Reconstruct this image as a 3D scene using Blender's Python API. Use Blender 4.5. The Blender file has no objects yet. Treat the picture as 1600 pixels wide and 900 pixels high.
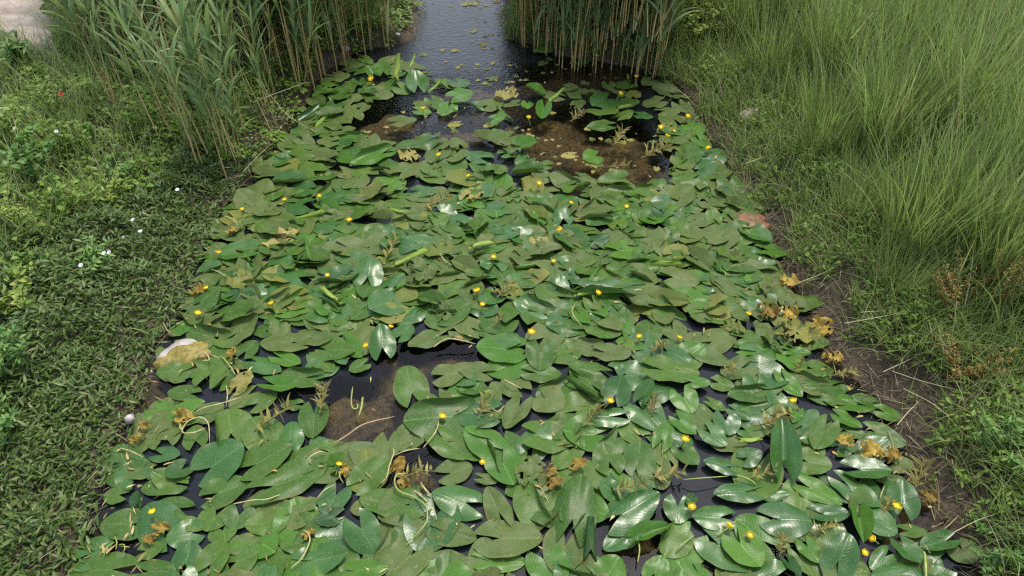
import bpy, math, random
import numpy as np
from mathutils import Vector, Matrix

SEED = 7
rng = np.random.default_rng(SEED)
random.seed(SEED)
scene = bpy.context.scene
COL = scene.collection
PI = math.pi

# ------------------------------------------------------------------ camera
H = 2.6
FPX = 1067.0
PITCH = math.radians(42.6)
YAW = math.radians(5.04)
cam_d = bpy.data.cameras.new('camera')
cam = bpy.data.objects.new('camera', cam_d)
COL.objects.link(cam)
cam.location = (0, 0, H)
cam.rotation_euler = (PI / 2 - PITCH, 0, -YAW)
cam_d.lens = 36.0 * FPX / 1600.0
cam_d.sensor_width = 36.0
cam_d.clip_end = 1000
cam_d.clip_start = 0.05
scene.camera = cam
ROT = np.array(Matrix.Rotation(-YAW, 3, 'Z') @ Matrix.Rotation(PI / 2 - PITCH, 3, 'X'))


def at(px, py, z=0.0):
    """the point at height z that the photograph shows at pixel (px, py) of 1600x900"""
    d = ROT @ np.array([(px - 800) / FPX, -(py - 450) / FPX, -1.0])
    k = (z - H) / d[2]
    return np.array([d[0] * k, d[1] * k, z])


def project(P):
    P = np.atleast_2d(P)
    q = (P - np.array([0, 0, H])) @ ROT
    w = np.where(-q[:, 2] > 1e-3, -q[:, 2], 1e-3)
    return np.stack([800 + FPX * q[:, 0] / w, 450 - FPX * q[:, 1] / w], 1), q[:, 2] < -0.05


def in_poly(px, py, poly):
    px = np.asarray(px, float)
    py = np.asarray(py, float)
    ins = np.zeros(px.shape, bool)
    n = len(poly)
    for i in range(n):
        x0, y0 = poly[i]
        x1, y1 = poly[(i + 1) % n]
        c = (y0 > py) != (y1 > py)
        with np.errstate(divide='ignore', invalid='ignore'):
            xi = (x1 - x0) * (py - y0) / ((y1 - y0) if y1 != y0 else 1e-9) + x0
        ins ^= c & (px < xi)
    return ins


def sstep(x, a=0.0, b=1.0):
    t = np.clip((np.asarray(x, float) - a) / (b - a), 0, 1)
    return t * t * (3 - 2 * t)


class Noise:
    def __init__(self, scale, seed, n=7):
        r = np.random.default_rng(seed)
        a = r.uniform(0, 2 * PI, n)
        f = r.uniform(0.6, 1.9, n) / scale * 2 * PI
        self.kx, self.ky, self.ph = np.cos(a) * f, np.sin(a) * f, r.uniform(0, 2 * PI, n)

    def __call__(self, x, y):
        x = np.asarray(x, float)[..., None]
        y = np.asarray(y, float)[..., None]
        return np.sin(x * self.kx + y * self.ky + self.ph).mean(-1) * 1.6


# ------------------------------------------------------------------ mesh helpers
def mesh_np(name, V, F, mats=(), smooth=True, attrs=None, fmat=None):
    V = np.asarray(V, np.float32)
    F = np.asarray(F, np.int32)
    me = bpy.data.meshes.new(name)
    n, k = F.shape
    me.vertices.add(len(V))
    me.vertices.foreach_set('co', V.ravel())
    me.loops.add(n * k)
    me.loops.foreach_set('vertex_index', F.ravel())
    me.polygons.add(n)
    me.polygons.foreach_set('loop_start', np.arange(0, n * k, k, dtype=np.int32))
    for m in mats:
        me.materials.append(m)
    if fmat is not None:
        me.polygons.foreach_set('material_index', np.asarray(fmat, np.int32))
    me.polygons.foreach_set('use_smooth', np.full(n, smooth, dtype=bool))
    for a, val in (attrs or {}).items():
        at_ = me.attributes.new(a, 'FLOAT', 'POINT')
        at_.data.foreach_set('value', np.asarray(val, np.float32).ravel())
    me.update(calc_edges=True)
    me.validate()
    return me


def link(name, me, parent=None, loc=None, kind=None):
    o = bpy.data.objects.new(name, me)
    COL.objects.link(o)
    if parent is not None:
        o.parent = parent
    if loc is not None:
        o.location = loc
    if kind:
        o['kind'] = kind
    return o


def tag(o, label, cat, group=None):
    o['label'] = label
    o['category'] = cat
    if group:
        o['group'] = group
    return o


def empty(name, loc, rotz=0.0):
    o = bpy.data.objects.new(name, None)
    COL.objects.link(o)
    o.empty_display_size = 0.05
    o.location = loc
    o.rotation_euler = (0, 0, rotz)
    return o


class Buf:
    """collects pieces (verts, quads, attributes) into one mesh"""

    def __init__(self):
        self.V, self.F, self.A, self.n = [], [], {}, 0

    def add(self, V, F, **attrs):
        self.V.append(np.asarray(V, float))
        self.F.append(np.asarray(F, int) + self.n)
        for k, v in attrs.items():
            self.A.setdefault(k, []).append(np.broadcast_to(np.asarray(v, float), (len(V),)))
        self.n += len(V)

    def mesh(self, name, mats, smooth=True):
        return mesh_np(name, np.concatenate(self.V), np.concatenate(self.F), mats, smooth,
                       {k: np.concatenate(v) for k, v in self.A.items()})


def tube(pts, rad, n=6):
    P = np.asarray(pts, float)
    m = len(P)
    R = np.broadcast_to(np.asarray(rad, float), (m,))
    T = np.gradient(P, axis=0)
    T /= np.linalg.norm(T, axis=1)[:, None] + 1e-9
    ref = np.array([0.31, 0.17, 0.93])
    if abs(np.dot(T.mean(0) / (np.linalg.norm(T.mean(0)) + 1e-9), ref)) > 0.95:
        ref = np.array([1.0, 0.1, 0.0])
    S = np.cross(T, ref)
    S /= np.linalg.norm(S, axis=1)[:, None] + 1e-9
    B = np.cross(T, S)
    a = np.arange(n) / n * 2 * PI
    V = (P[:, None] + R[:, None, None] * (np.cos(a)[None, :, None] * S[:, None] + np.sin(a)[None, :, None] * B[:, None])).reshape(-1, 3)
    F = [(i * n + j, i * n + (j + 1) % n, (i + 1) * n + (j + 1) % n, (i + 1) * n + j) for i in range(m - 1) for j in range(n)]
    tt = np.repeat(np.linspace(0, 1, m), n)
    return V, np.array(F), tt


def smooth_path(pts, k=5):
    P = np.asarray(pts, float)
    if len(P) < 3:
        t = np.linspace(0, 1, k)[:, None]
        return P[0] * (1 - t) + P[-1] * t
    Q = np.concatenate([[2 * P[0] - P[1]], P, [2 * P[-1] - P[-2]]])
    out = []
    for i in range(1, len(Q) - 2):
        p0, p1, p2, p3 = Q[i - 1], Q[i], Q[i + 1], Q[i + 2]
        for t in np.linspace(0, 1, k, endpoint=False):
            out.append(0.5 * (2 * p1 + (p2 - p0) * t + (2 * p0 - 5 * p1 + 4 * p2 - p3) * t ** 2 + (-p0 + 3 * p1 - 3 * p2 + p3) * t ** 3))
    out.append(P[-1])
    return np.array(out)


def blades(root, az, lean, curve, length, width, tint, segs=5, twist=None, belly=0.0):
    """ribbons: root (N,3); the angle from the vertical grows from lean by curve along the length"""
    N = len(root)
    s = np.linspace(0, 1, segs + 1)
    th = lean[:, None] + curve[:, None] * s[None] ** 1.3
    ds = (length / segs)[:, None]
    hx = np.concatenate([np.zeros((N, 1)), np.cumsum(np.sin((th[:, 1:] + th[:, :-1]) / 2) * ds, 1)], 1)
    hz = np.concatenate([np.zeros((N, 1)), np.cumsum(np.cos((th[:, 1:] + th[:, :-1]) / 2) * ds, 1)], 1)
    c, si = np.cos(az)[:, None], np.sin(az)[:, None]
    P = np.stack([root[:, 0:1] + hx * c, root[:, 1:2] + hx * si, root[:, 2:3] + hz], -1)
    tw = np.zeros(N) if twist is None else twist
    side0 = np.stack([-np.sin(az), np.cos(az), np.zeros(N)], -1)
    nrm = np.stack([-np.cos(th) * c, -np.cos(th) * si, np.sin(th)], -1)
    side = side0[:, None] * np.cos(tw)[:, None, None] + nrm * np.sin(tw)[:, None, None]
    prof = np.clip((1 - s ** 2.2), 0.04, 1) if belly == 0 else np.clip((0.45 + belly * np.sin(np.clip(s * 1.25, 0, 1) * PI)) * (1 - s ** 3), 0.03, 2)
    w = (width[:, None] * prof[None] * 0.5)[..., None]
    V = np.stack([P - side * w, P + side * w], 2).reshape(-1, 3)
    m = segs + 1
    b = (np.arange(N) * 2 * m)[:, None]
    j = np.arange(segs)[None] * 2
    F = np.stack([b + j, b + j + 1, b + j + 3, b + j + 2], -1).reshape(-1, 4)
    return V, F, np.repeat(tint, 2 * m), np.tile(np.repeat(s, 2), N)


def scatter(Vt, Ft, R, T, S, tint):
    """copies of a small template: R (N,3,3), T (N,3), S (N,)"""
    N = len(T)
    V = np.einsum('nij,vj->nvi', R, Vt) * S[:, None, None] + T[:, None]
    F = Ft[None] + (np.arange(N) * len(Vt))[:, None, None]
    return V.reshape(-1, 3), F.reshape(-1, Ft.shape[1]), np.repeat(tint, len(Vt))


def rotations(az, tilt, roll):
    """x axis along azimuth raised by tilt, then rolled about itself"""
    ca, sa, ct, st = np.cos(az), np.sin(az), np.cos(tilt), np.sin(tilt)
    X = np.stack([ca * ct, sa * ct, st], -1)
    Y0 = np.stack([-sa, ca, 0 * az], -1)
    Z0 = np.cross(X, Y0)
    Y = Y0 * np.cos(roll)[:, None] + Z0 * np.sin(roll)[:, None]
    Z = np.cross(X, Y)
    return np.stack([X, Y, Z], -1)


# ------------------------------------------------------------------ materials
def nodes(name):
    m = bpy.data.materials.new(name)
    m.use_nodes = True
    nt = m.node_tree
    nt.nodes.clear()
    out = nt.nodes.new('ShaderNodeOutputMaterial')
    return m, nt, out


def N(nt, typ, **kw):
    n = nt.nodes.new(typ)
    for k, v in kw.items():
        if k.startswith('i_'):
            n.inputs[int(k[2:]) if k[2:].isdigit() else k[2:].replace('_', ' ')].default_value = v
        else:
            setattr(n, k, v)
    return n


def ramp(nt, fac, stops, interp='LINEAR'):
    r = nt.nodes.new('ShaderNodeValToRGB')
    r.color_ramp.interpolation = interp
    e = r.color_ramp.elements
    while len(e) < len(stops):
        e.new(0.5)
    for i, (p, c) in enumerate(stops):
        e[i].position = p
        e[i].color = (c[0], c[1], c[2], 1)
    nt.links.new(fac, r.inputs[0])
    return r.outputs[0]


def math_(nt, op, a, b=None, c=None, clamp=False):
    n = nt.nodes.new('ShaderNodeMath')
    n.operation = op
    n.use_clamp = clamp
    for i, v in enumerate((a, b, c)):
        if v is None:
            continue
        if isinstance(v, (int, float)):
            n.inputs[i].default_value = v
        else:
            nt.links.new(v, n.inputs[i])
    return n.outputs[0]


def mixc(nt, fac, a, b, mode='MIX'):
    n = nt.nodes.new('ShaderNodeMix')
    n.data_type = 'RGBA'
    n.blend_type = mode
    for idx, v in ((0, fac), (6, a), (7, b)):
        if isinstance(v, (int, float)):
            n.inputs[idx].default_value = v
        elif isinstance(v, tuple):
            n.inputs[idx].default_value = (v[0], v[1], v[2], 1)
        else:
            nt.links.new(v, n.inputs[idx])
    return n.outputs[2]


def attr(nt, name):
    return N(nt, 'ShaderNodeAttribute', attribute_name=name).outputs['Fac']


def noise(nt, scale, detail=4, rough=0.55, coord=None, dist=0.0):
    n = nt.nodes.new('ShaderNodeTexNoise')
    n.inputs['Scale'].default_value = scale
    n.inputs['Detail'].default_value = detail
    n.inputs['Roughness'].default_value = rough
    n.inputs['Distortion'].default_value = dist
    if coord is not None:
        nt.links.new(coord, n.inputs['Vector'])
    return n.outputs['Fac']


def geo_pos(nt):
    return nt.nodes.new('ShaderNodeNewGeometry').outputs['Position']


def finish(nt, out, col, rough=0.5, spec=0.5, transl=0.0, tcol=None, bump=None, bump_d=0.001, bump_s=0.5, coat=0.0):
    p = nt.nodes.new('ShaderNodeBsdfPrincipled')
    if isinstance(col, tuple):
        p.inputs['Base Color'].default_value = (*col, 1)
    else:
        nt.links.new(col, p.inputs['Base Color'])
    if isinstance(rough, (int, float)):
        p.inputs['Roughness'].default_value = rough
    else:
        nt.links.new(rough, p.inputs['Roughness'])
    p.inputs['Specular IOR Level'].default_value = spec
    if coat:
        p.inputs['Coat Weight'].default_value = coat
        p.inputs['Coat Roughness'].default_value = 0.18
    if bump is not None:
        b = nt.nodes.new('ShaderNodeBump')
        b.inputs['Strength'].default_value = bump_s
        b.inputs['Distance'].default_value = bump_d
        nt.links.new(bump, b.inputs['Height'])
        nt.links.new(b.outputs[0], p.inputs['Normal'])
    sh = p.outputs[0]
    if transl:
        t = nt.nodes.new('ShaderNodeBsdfTranslucent')
        c = tcol if tcol is not None else col
        if isinstance(c, tuple):
            t.inputs[0].default_value = (*c, 1)
        else:
            nt.links.new(c, t.inputs[0])
        mx = nt.nodes.new('ShaderNodeMixShader')
        mx.inputs[0].default_value = transl
        nt.links.new(sh, mx.inputs[1])
        nt.links.new(t.outputs[0], mx.inputs[2])
        sh = mx.outputs[0]
    nt.links.new(sh, out.inputs[0])


def pad_material(name, c_lo, c_hi, vein, rough, dusty, back=None, spots=0.0, brown=0.0, coat=0.0, spec=0.18):
    """a water-lily leaf: fine curved side veins, pale midrib, dried film and specks of its own"""
    m, nt, out = nodes(name)
    lu, lv, tint = attr(nt, 'lu'), attr(nt, 'lv'), attr(nt, 'tint')
    rnd = N(nt, 'ShaderNodeObjectInfo').outputs['Random']
    r = math_(nt, 'FRACT', math_(nt, 'ADD', rnd, tint))
    pos = geo_pos(nt)
    base = mixc(nt, r, c_lo, c_hi)
    n1 = noise(nt, 9, 4, 0.6, pos)
    base = mixc(nt, math_(nt, 'MULTIPLY', sub_clamp(nt, n1, 0.42, 3.0), 0.35), base, tuple(0.55 * x for x in c_lo))
    alv = math_(nt, 'ABSOLUTE', lv)
    ph = math_(nt, 'ADD', math_(nt, 'MULTIPLY', lu, 13.0), math_(nt, 'MULTIPLY', math_(nt, 'POWER', alv, 1.4), 6.0))
    v = math_(nt, 'ABSOLUTE', math_(nt, 'SUBTRACT', math_(nt, 'FRACT', ph), 0.5))
    vfac = math_(nt, 'MULTIPLY', math_(nt, 'SUBTRACT', 1.0, math_(nt, 'MULTIPLY', v, 9.0), clamp=True), 0.30)
    mid = math_(nt, 'SUBTRACT', 1.0, math_(nt, 'MULTIPLY', alv, 22.0), clamp=True)
    base = mixc(nt, vfac, base, vein)
    base = mixc(nt, math_(nt, 'MULTIPLY', mid, 0.55), base, vein)
    n2 = noise(nt, 34, 8, 0.78, pos)
    film = math_(nt, 'MULTIPLY', sub_clamp(nt, n2, 0.47, 4.0), dusty)
    base = mixc(nt, film, base, (0.115, 0.165, 0.062))
    if spots:
        n3 = noise(nt, 130, 3, 0.6, pos)
        base = mixc(nt, math_(nt, 'MULTIPLY', sub_clamp(nt, n3, 0.62, 9.0), spots), base, (0.36, 0.38, 0.22))
        n5 = noise(nt, 75, 4, 0.7, pos)
        base = mixc(nt, math_(nt, 'MULTIPLY', sub_clamp(nt, n5, 0.55, 7.0), 0.45), base, tuple(0.45 * x for x in c_lo))
    edge = sub_clamp(nt, math_(nt, 'ADD', alv, math_(nt, 'MULTIPLY', math_(nt, 'SUBTRACT', n1, 0.5), 0.7)), 0.86, 6.0)
    base = mixc(nt, math_(nt, 'MULTIPLY', edge, 0.25 + brown), base, (0.20, 0.16, 0.05))
    if brown:
        n4 = noise(nt, 14, 5, 0.65, pos)
        base = mixc(nt, math_(nt, 'MULTIPLY', sub_clamp(nt, n4, 0.5, 6.0), brown), base, (0.14, 0.10, 0.04))
    rg = math_(nt, 'ADD', rough, math_(nt, 'MULTIPLY', film, 0.35))
    hgt = math_(nt, 'SUBTRACT', math_(nt, 'MULTIPLY', n1, 1.2), math_(nt, 'MULTIPLY', math_(nt, 'ADD', vfac, mid), 0.22))
    finish(nt, out, base, rg, spec, 0.16, mixc(nt, 0.5, base, back or (0.20, 0.34, 0.04)), hgt, 0.004, 0.5, coat)
    return m


def sub_clamp(nt, a, thr, gain):
    return math_(nt, 'MULTIPLY', math_(nt, 'SUBTRACT', a, thr), gain, clamp=True)


PAD = {
    'n': pad_material('lily_leaf_green', (0.034, 0.088, 0.013), (0.072, 0.136, 0.020), (0.14, 0.21, 0.06), 0.34, 0.40, spots=0.5),
    'g': pad_material('lily_leaf_glossy', (0.026, 0.088, 0.018), (0.045, 0.122, 0.022), (0.12, 0.22, 0.07), 0.27, 0.20, spots=0.5, coat=0.0, spec=0.38),
    'b': pad_material('lily_leaf_bright', (0.042, 0.122, 0.014), (0.072, 0.162, 0.021), (0.18, 0.30, 0.07), 0.30, 0.12, spots=0.3),
    'd': pad_material('lily_leaf_dull', (0.052, 0.096, 0.018), (0.084, 0.122, 0.027), (0.17, 0.20, 0.06), 0.48, 0.55, spots=0.5, brown=0.25, spec=0.22),
    'k': pad_material('lily_leaf_dark', (0.020, 0.062, 0.018), (0.034, 0.086, 0.022), (0.06, 0.13, 0.04), 0.36, 0.15),
    'p': pad_material('lily_leaf_pale', (0.170, 0.270, 0.040), (0.230, 0.330, 0.055), (0.30, 0.38, 0.12), 0.36, 0.2),
    'y': pad_material('lily_leaf_yellowing', (0.09, 0.13, 0.022), (0.16, 0.17, 0.032), (0.22, 0.24, 0.06), 0.45, 0.3, spots=0.4, brown=0.5),
    'o': pad_material('lily_leaf_orange', (0.20, 0.135, 0.028), (0.44, 0.31, 0.06), (0.30, 0.16, 0.03), 0.45, 0.10, back=(0.5, 0.25, 0.02), brown=0.35),
    't': pad_material('lily_leaf_rotten', (0.20, 0.20, 0.045), (0.32, 0.26, 0.090), (0.36, 0.30, 0.13), 0.6, 0.2, back=(0.25, 0.2, 0.05), brown=0.35, spec=0.2),
}


def veg_material(name, stops, tips=None, rough=0.5, transl=0.3, spec=0.35, tcol=(0.25, 0.38, 0.06), base=None):
    m, nt, out = nodes(name)
    tint, al = attr(nt, 'tint'), attr(nt, 'along')
    rnd = N(nt, 'ShaderNodeObjectInfo').outputs['Random']
    f = math_(nt, 'FRACT', math_(nt, 'ADD', tint, math_(nt, 'MULTIPLY', rnd, 0.999)))
    c = ramp(nt, f, stops)
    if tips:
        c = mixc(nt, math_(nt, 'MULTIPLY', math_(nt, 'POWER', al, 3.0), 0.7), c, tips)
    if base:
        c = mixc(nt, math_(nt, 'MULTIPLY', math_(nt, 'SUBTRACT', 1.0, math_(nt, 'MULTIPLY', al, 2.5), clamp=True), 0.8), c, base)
    finish(nt, out, c, rough, spec, transl, mixc(nt, 0.5, c, tcol))
    return m


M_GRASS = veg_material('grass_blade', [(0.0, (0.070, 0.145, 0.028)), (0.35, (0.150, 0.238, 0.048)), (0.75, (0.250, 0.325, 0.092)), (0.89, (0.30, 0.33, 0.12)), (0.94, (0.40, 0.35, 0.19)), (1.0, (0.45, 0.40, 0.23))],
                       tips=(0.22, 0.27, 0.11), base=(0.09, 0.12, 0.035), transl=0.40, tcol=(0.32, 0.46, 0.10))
M_CREEP = veg_material('creeping_weed_leaf', [(0.0, (0.040, 0.084, 0.018)), (0.5, (0.068, 0.122, 0.026)), (0.85, (0.115, 0.172, 0.042)), (1.0, (0.14, 0.16, 0.05))], rough=0.42, spec=0.35, transl=0.28, tcol=(0.20, 0.32, 0.06))
M_CLOVER = veg_material('herb_leaf', [(0.0, (0.080, 0.160, 0.022)), (0.5, (0.140, 0.245, 0.036)), (0.85, (0.205, 0.310, 0.054)), (1.0, (0.30, 0.32, 0.08))], rough=0.5, transl=0.38, tcol=(0.30, 0.46, 0.06))
M_BUSH = veg_material('bush_leaf', [(0.0, (0.065, 0.150, 0.034)), (0.6, (0.105, 0.215, 0.046)), (1.0, (0.17, 0.29, 0.06))], rough=0.5, transl=0.25)
M_YBUSH = veg_material('yellow_bush_leaf', [(0.0, (0.12, 0.20, 0.03)), (0.6, (0.20, 0.29, 0.045)), (1.0, (0.30, 0.34, 0.06))], rough=0.5, transl=0.3)
M_REEDL = veg_material('reed_leaf', [(0.0, (0.090, 0.165, 0.054)), (0.5, (0.150, 0.245, 0.090)), (0.85, (0.215, 0.310, 0.122)), (1.0, (0.34, 0.33, 0.11))], tips=(0.20, 0.22, 0.09), rough=0.42, transl=0.38, tcol=(0.27, 0.38, 0.11))
M_RUST = veg_material('rust_weed_leaf', [(0.0, (0.20, 0.085, 0.022)), (0.5, (0.24, 0.17, 0.04)), (1.0, (0.19, 0.21, 0.05))], rough=0.6, transl=0.2, tcol=(0.3, 0.2, 0.05))
M_LITTER = veg_material('dry_fibre', [(0.0, (0.045, 0.034, 0.020)), (0.5, (0.10, 0.074, 0.044)), (0.88, (0.17, 0.135, 0.080)), (1.0, (0.36, 0.30, 0.18))], rough=0.8, transl=0.05, tcol=(0.2, 0.15, 0.1))
M_DRY = veg_material('dry_grass_stem', [(0.0, (0.40, 0.33, 0.19)), (1.0, (0.50, 0.44, 0.27))], rough=0.6, transl=0.05, tcol=(0.4, 0.3, 0.2))
M_STEM = veg_material('weed_stem', [(0.0, (0.08, 0.13, 0.035)), (1.0, (0.14, 0.15, 0.05))], rough=0.5, transl=0.05)


def stalk_material():
    m, nt, out = nodes('reed_stalk')
    al, tint = attr(nt, 'along'), attr(nt, 'tint')
    rnd = N(nt, 'ShaderNodeObjectInfo').outputs['Random']
    tan = mixc(nt, rnd, (0.36, 0.26, 0.095), (0.54, 0.42, 0.19))
    n = noise(nt, 40, 3, 0.6, geo_pos(nt))
    tan = mixc(nt, math_(nt, 'MULTIPLY', sub_clamp(nt, n, 0.5, 4.0), 0.5), tan, (0.16, 0.11, 0.05))
    sw = math_(nt, 'ADD', 0.25, math_(nt, 'MULTIPLY', rnd, 0.35))
    f = sub_clamp(nt, al, 0.0, 1.0)
    f = math_(nt, 'MULTIPLY', math_(nt, 'SUBTRACT', f, sw), 5.0, clamp=True)
    f = math_(nt, 'MULTIPLY', f, tint)
    c = mixc(nt, f, tan, (0.12, 0.17, 0.05))
    finish(nt, out, c, 0.45, 0.4)
    return m


M_STALK = stalk_material()


def plain(name, lo, hi, scale=30, rough=0.5, transl=0.0, tcol=None, bump_d=0.002, spec=0.4, detail=5):
    m, nt, out = nodes(name)
    pos = geo_pos(nt)
    n = noise(nt, scale, detail, 0.6, pos)
    c = mixc(nt, sub_clamp(nt, n, 0.33, 3.0), lo, hi)
    finish(nt, out, c, rough, spec, transl, tcol, n, bump_d, 0.6)
    return m


M_PETAL = plain('flower_yellow', (0.84, 0.60, 0.012), (0.90, 0.70, 0.03), 60, 0.4, 0.25, (0.9, 0.6, 0.02), 0.0005)
M_DISC = plain('flower_disc', (0.74, 0.52, 0.02), (0.66, 0.38, 0.015), 200, 0.5, 0, None, 0.0005)
M_PED = plain('flower_stalk', (0.16, 0.21, 0.05), (0.26, 0.28, 0.08), 40, 0.4)
M_TAN = plain('stem_tan', (0.26, 0.22, 0.085), (0.46, 0.40, 0.19), 40, 0.4)
M_GSTEM = plain('stem_green', (0.17, 0.23, 0.05), (0.29, 0.33, 0.085), 40, 0.35)
M_STICK = plain('stick_brown', (0.24, 0.16, 0.08), (0.36, 0.26, 0.14), 40, 0.6)
M_WHITE = plain('white_petal', (0.55, 0.55, 0.52), (0.66, 0.66, 0.63), 60, 0.5, 0.2, (0.8, 0.8, 0.8), 0.0003)
M_RED = plain('red_petal', (0.55, 0.03, 0.02), (0.65, 0.05, 0.03), 60, 0.5, 0.2, (0.6, 0.05, 0.03), 0.0003)
M_ROCK = plain('pale_rock', (0.20, 0.175, 0.15), (0.40, 0.37, 0.34), 14, 0.75, bump_d=0.01)
M_PINK = plain('pinkish_rock', (0.30, 0.21, 0.18), (0.46, 0.35, 0.31), 18, 0.8, bump_d=0.01)
M_ALGAE = plain('golden_algae', (0.10, 0.085, 0.016), (0.28, 0.22, 0.045), 34, 0.6, bump_d=0.012)
M_RUSTY = plain('rusty_mud', (0.10, 0.050, 0.026), (0.24, 0.115, 0.055), 26, 0.55, bump_d=0.01)
M_LITBAG = plain('white_scrap', (0.62, 0.62, 0.58), (0.78, 0.78, 0.74), 20, 0.4, bump_d=0.004)


def ground_material():
    m, nt, out = nodes('bank_soil')
    pos = geo_pos(nt)
    sh, wet, deep = attr(nt, 'shallow'), attr(nt, 'mud'), attr(nt, 'bed')
    n1 = noise(nt, 5, 6, 0.62, pos)
    n2 = noise(nt, 45, 5, 0.7, pos, 0.6)
    n3 = noise(nt, 160, 3, 0.7, pos)
    soil = mixc(nt, n2, (0.030, 0.032, 0.014), (0.075, 0.065, 0.034))
    mud = mixc(nt, sub_clamp(nt, n2, 0.34, 3.2), (0.022, 0.016, 0.010), (0.090, 0.066, 0.040))
    mud = mixc(nt, math_(nt, 'MULTIPLY', sub_clamp(nt, n3, 0.6, 6.0), 0.6), mud, (0.20, 0.15, 0.11))
    c = mixc(nt, wet, soil, mud)
    bedc = mixc(nt, n1, (0.006, 0.007, 0.008), (0.016, 0.015, 0.012))
    alg = mixc(nt, sub_clamp(nt, n2, 0.38, 4.5), (0.024, 0.019, 0.012), (0.135, 0.104, 0.055))
    alg = mixc(nt, math_(nt, 'MULTIPLY', sub_clamp(nt, n3, 0.56, 6.0), 0.6), alg, (0.030, 0.020, 0.012))
    alg = mixc(nt, math_(nt, 'MULTIPLY', sub_clamp(nt, n1, 0.56, 6.0), 0.55), alg, (0.25, 0.21, 0.045))
    n6 = noise(nt, 11, 6, 0.7, pos, 0.8)
    shm = math_(nt, 'ADD', math_(nt, 'MULTIPLY', sh, 1.5), math_(nt, 'MULTIPLY', math_(nt, 'SUBTRACT', n6, 0.62), 3.2), clamp=True)
    bedc = mixc(nt, math_(nt, 'MULTIPLY', shm, math_(nt, 'MULTIPLY', sh, 4.0, clamp=True)), bedc, alg)
    c = mixc(nt, deep, c, bedc)
    h = math_(nt, 'MULTIPLY', math_(nt, 'ADD', n2, math_(nt, 'MULTIPLY', n3, 0.4)), math_(nt, 'MAXIMUM', sh, math_(nt, 'SUBTRACT', 1.0, deep)))
    finish(nt, out, c, 0.75, 0.3, bump=h, bump_d=0.018, bump_s=0.7)
    return m


def water_material():
    m, nt, out = nodes('pond_water')
    pos = geo_pos(nt)
    mp = N(nt, 'ShaderNodeMapping')
    mp.inputs['Scale'].default_value = (1.0, 1.9, 1.0)
    nt.links.new(pos, mp.inputs[0])
    a = noise(nt, 17, 4, 0.6, mp.outputs[0], 0.5)
    far = attr(nt, 'ripple')
    b = nt.nodes.new('ShaderNodeBump')
    b.inputs['Distance'].default_value = 0.011
    nt.links.new(a, b.inputs['Height'])
    nt.links.new(far, b.inputs['Strength'])
    fr = N(nt, 'ShaderNodeFresnel')
    fr.inputs['IOR'].default_value = 1.333
    nt.links.new(b.outputs[0], fr.inputs['Normal'])
    gl = nt.nodes.new('ShaderNodeBsdfGlossy')
    gl.inputs['Roughness'].default_value = 0.05
    nt.links.new(b.outputs[0], gl.inputs['Normal'])
    tr = nt.nodes.new('ShaderNodeBsdfTransparent')
    tr.inputs[0].default_value = (0.80, 0.76, 0.66, 1)
    mx = nt.nodes.new('ShaderNodeMixShader')
    nt.links.new(fr.outputs[0], mx.inputs[0])
    nt.links.new(tr.outputs[0], mx.inputs[1])
    nt.links.new(gl.outputs[0], mx.inputs[2])
    # where the pond is deep its murky water lets nothing through from below
    dk = nt.nodes.new('ShaderNodeBsdfPrincipled')
    dk.inputs['Base Color'].default_value = (0.007, 0.009, 0.011, 1)
    dk.inputs['Roughness'].default_value = 0.05
    dk.inputs['IOR'].default_value = 1.333
    nt.links.new(b.outputs[0], dk.inputs['Normal'])
    m2 = nt.nodes.new('ShaderNodeMixShader')
    nt.links.new(attr(nt, 'clear'), m2.inputs[0])
    nt.links.new(dk.outputs[0], m2.inputs[1])
    nt.links.new(mx.outputs[0], m2.inputs[2])
    nt.links.new(m2.outputs[0], out.inputs[0])
    return m


def sand_material():
    m, nt, out = nodes('dry_sand')
    pos = geo_pos(nt)
    n1 = noise(nt, 6, 6, 0.65, pos)
    n2 = noise(nt, 70, 4, 0.6, pos)
    vo = N(nt, 'ShaderNodeTexVoronoi', feature='DISTANCE_TO_EDGE')
    vo.inputs['Scale'].default_value = 5.5
    nt.links.new(pos, vo.inputs['Vector'])
    crack = math_(nt, 'SUBTRACT', 1.0, math_(nt, 'MULTIPLY', vo.outputs[0], 30.0), clamp=True)
    c = mixc(nt, sub_clamp(nt, n1, 0.36, 3.0), (0.24, 0.20, 0.16), (0.48, 0.42, 0.36))
    c = mixc(nt, math_(nt, 'MULTIPLY', n2, 0.4), c, (0.22, 0.18, 0.14))
    c = mixc(nt, math_(nt, 'MULTIPLY', math_(nt, 'MULTIPLY', crack, sub_clamp(nt, n1, 0.45, 5.0)), 0.7), c, (0.12, 0.09, 0.07))
    finish(nt, out, c, 0.9, 0.2, bump=n1, bump_d=0.03)
    return m


M_GROUND, M_WATER, M_SAND = ground_material(), water_material(), sand_material()

# ------------------------------------------------------------------ shorelines and terrain
SL = [at(*p) for p in [(60, 990), (112, 880), (180, 690), (225, 570), (290, 450), (335, 335), (390, 268), (440, 205), (500, 118), (560, 82), (640, 66), (655, 30), (648, -60), (600, -180), (520, -300)]]
SR = [at(*p) for p in [(1590, 990), (1525, 880), (1450, 760), (1395, 650), (1312, 570), (1255, 470), (1195, 345), (1130, 235), (1075, 150), (1035, 112), (960, 100), (880, 88), (800, 60), (785, 20), (790, -60), (830, -180), (900, -300)]]
SLy, SLx = [p[1] for p in SL], [p[0] for p in SL]
SRy, SRx = [p[1] for p in SR], [p[0] for p in SR]
_wl, _wr = Noise(0.5, 31), Noise(0.45, 32)


def xl(y):
    return np.interp(y, SLy, SLx) + 0.03 * _wl(np.asarray(y) * 1.0, 0.0)


def xr(y):
    return np.interp(y, SRy, SRx) + 0.03 * _wr(np.asarray(y) * 1.0, 3.0)


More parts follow.
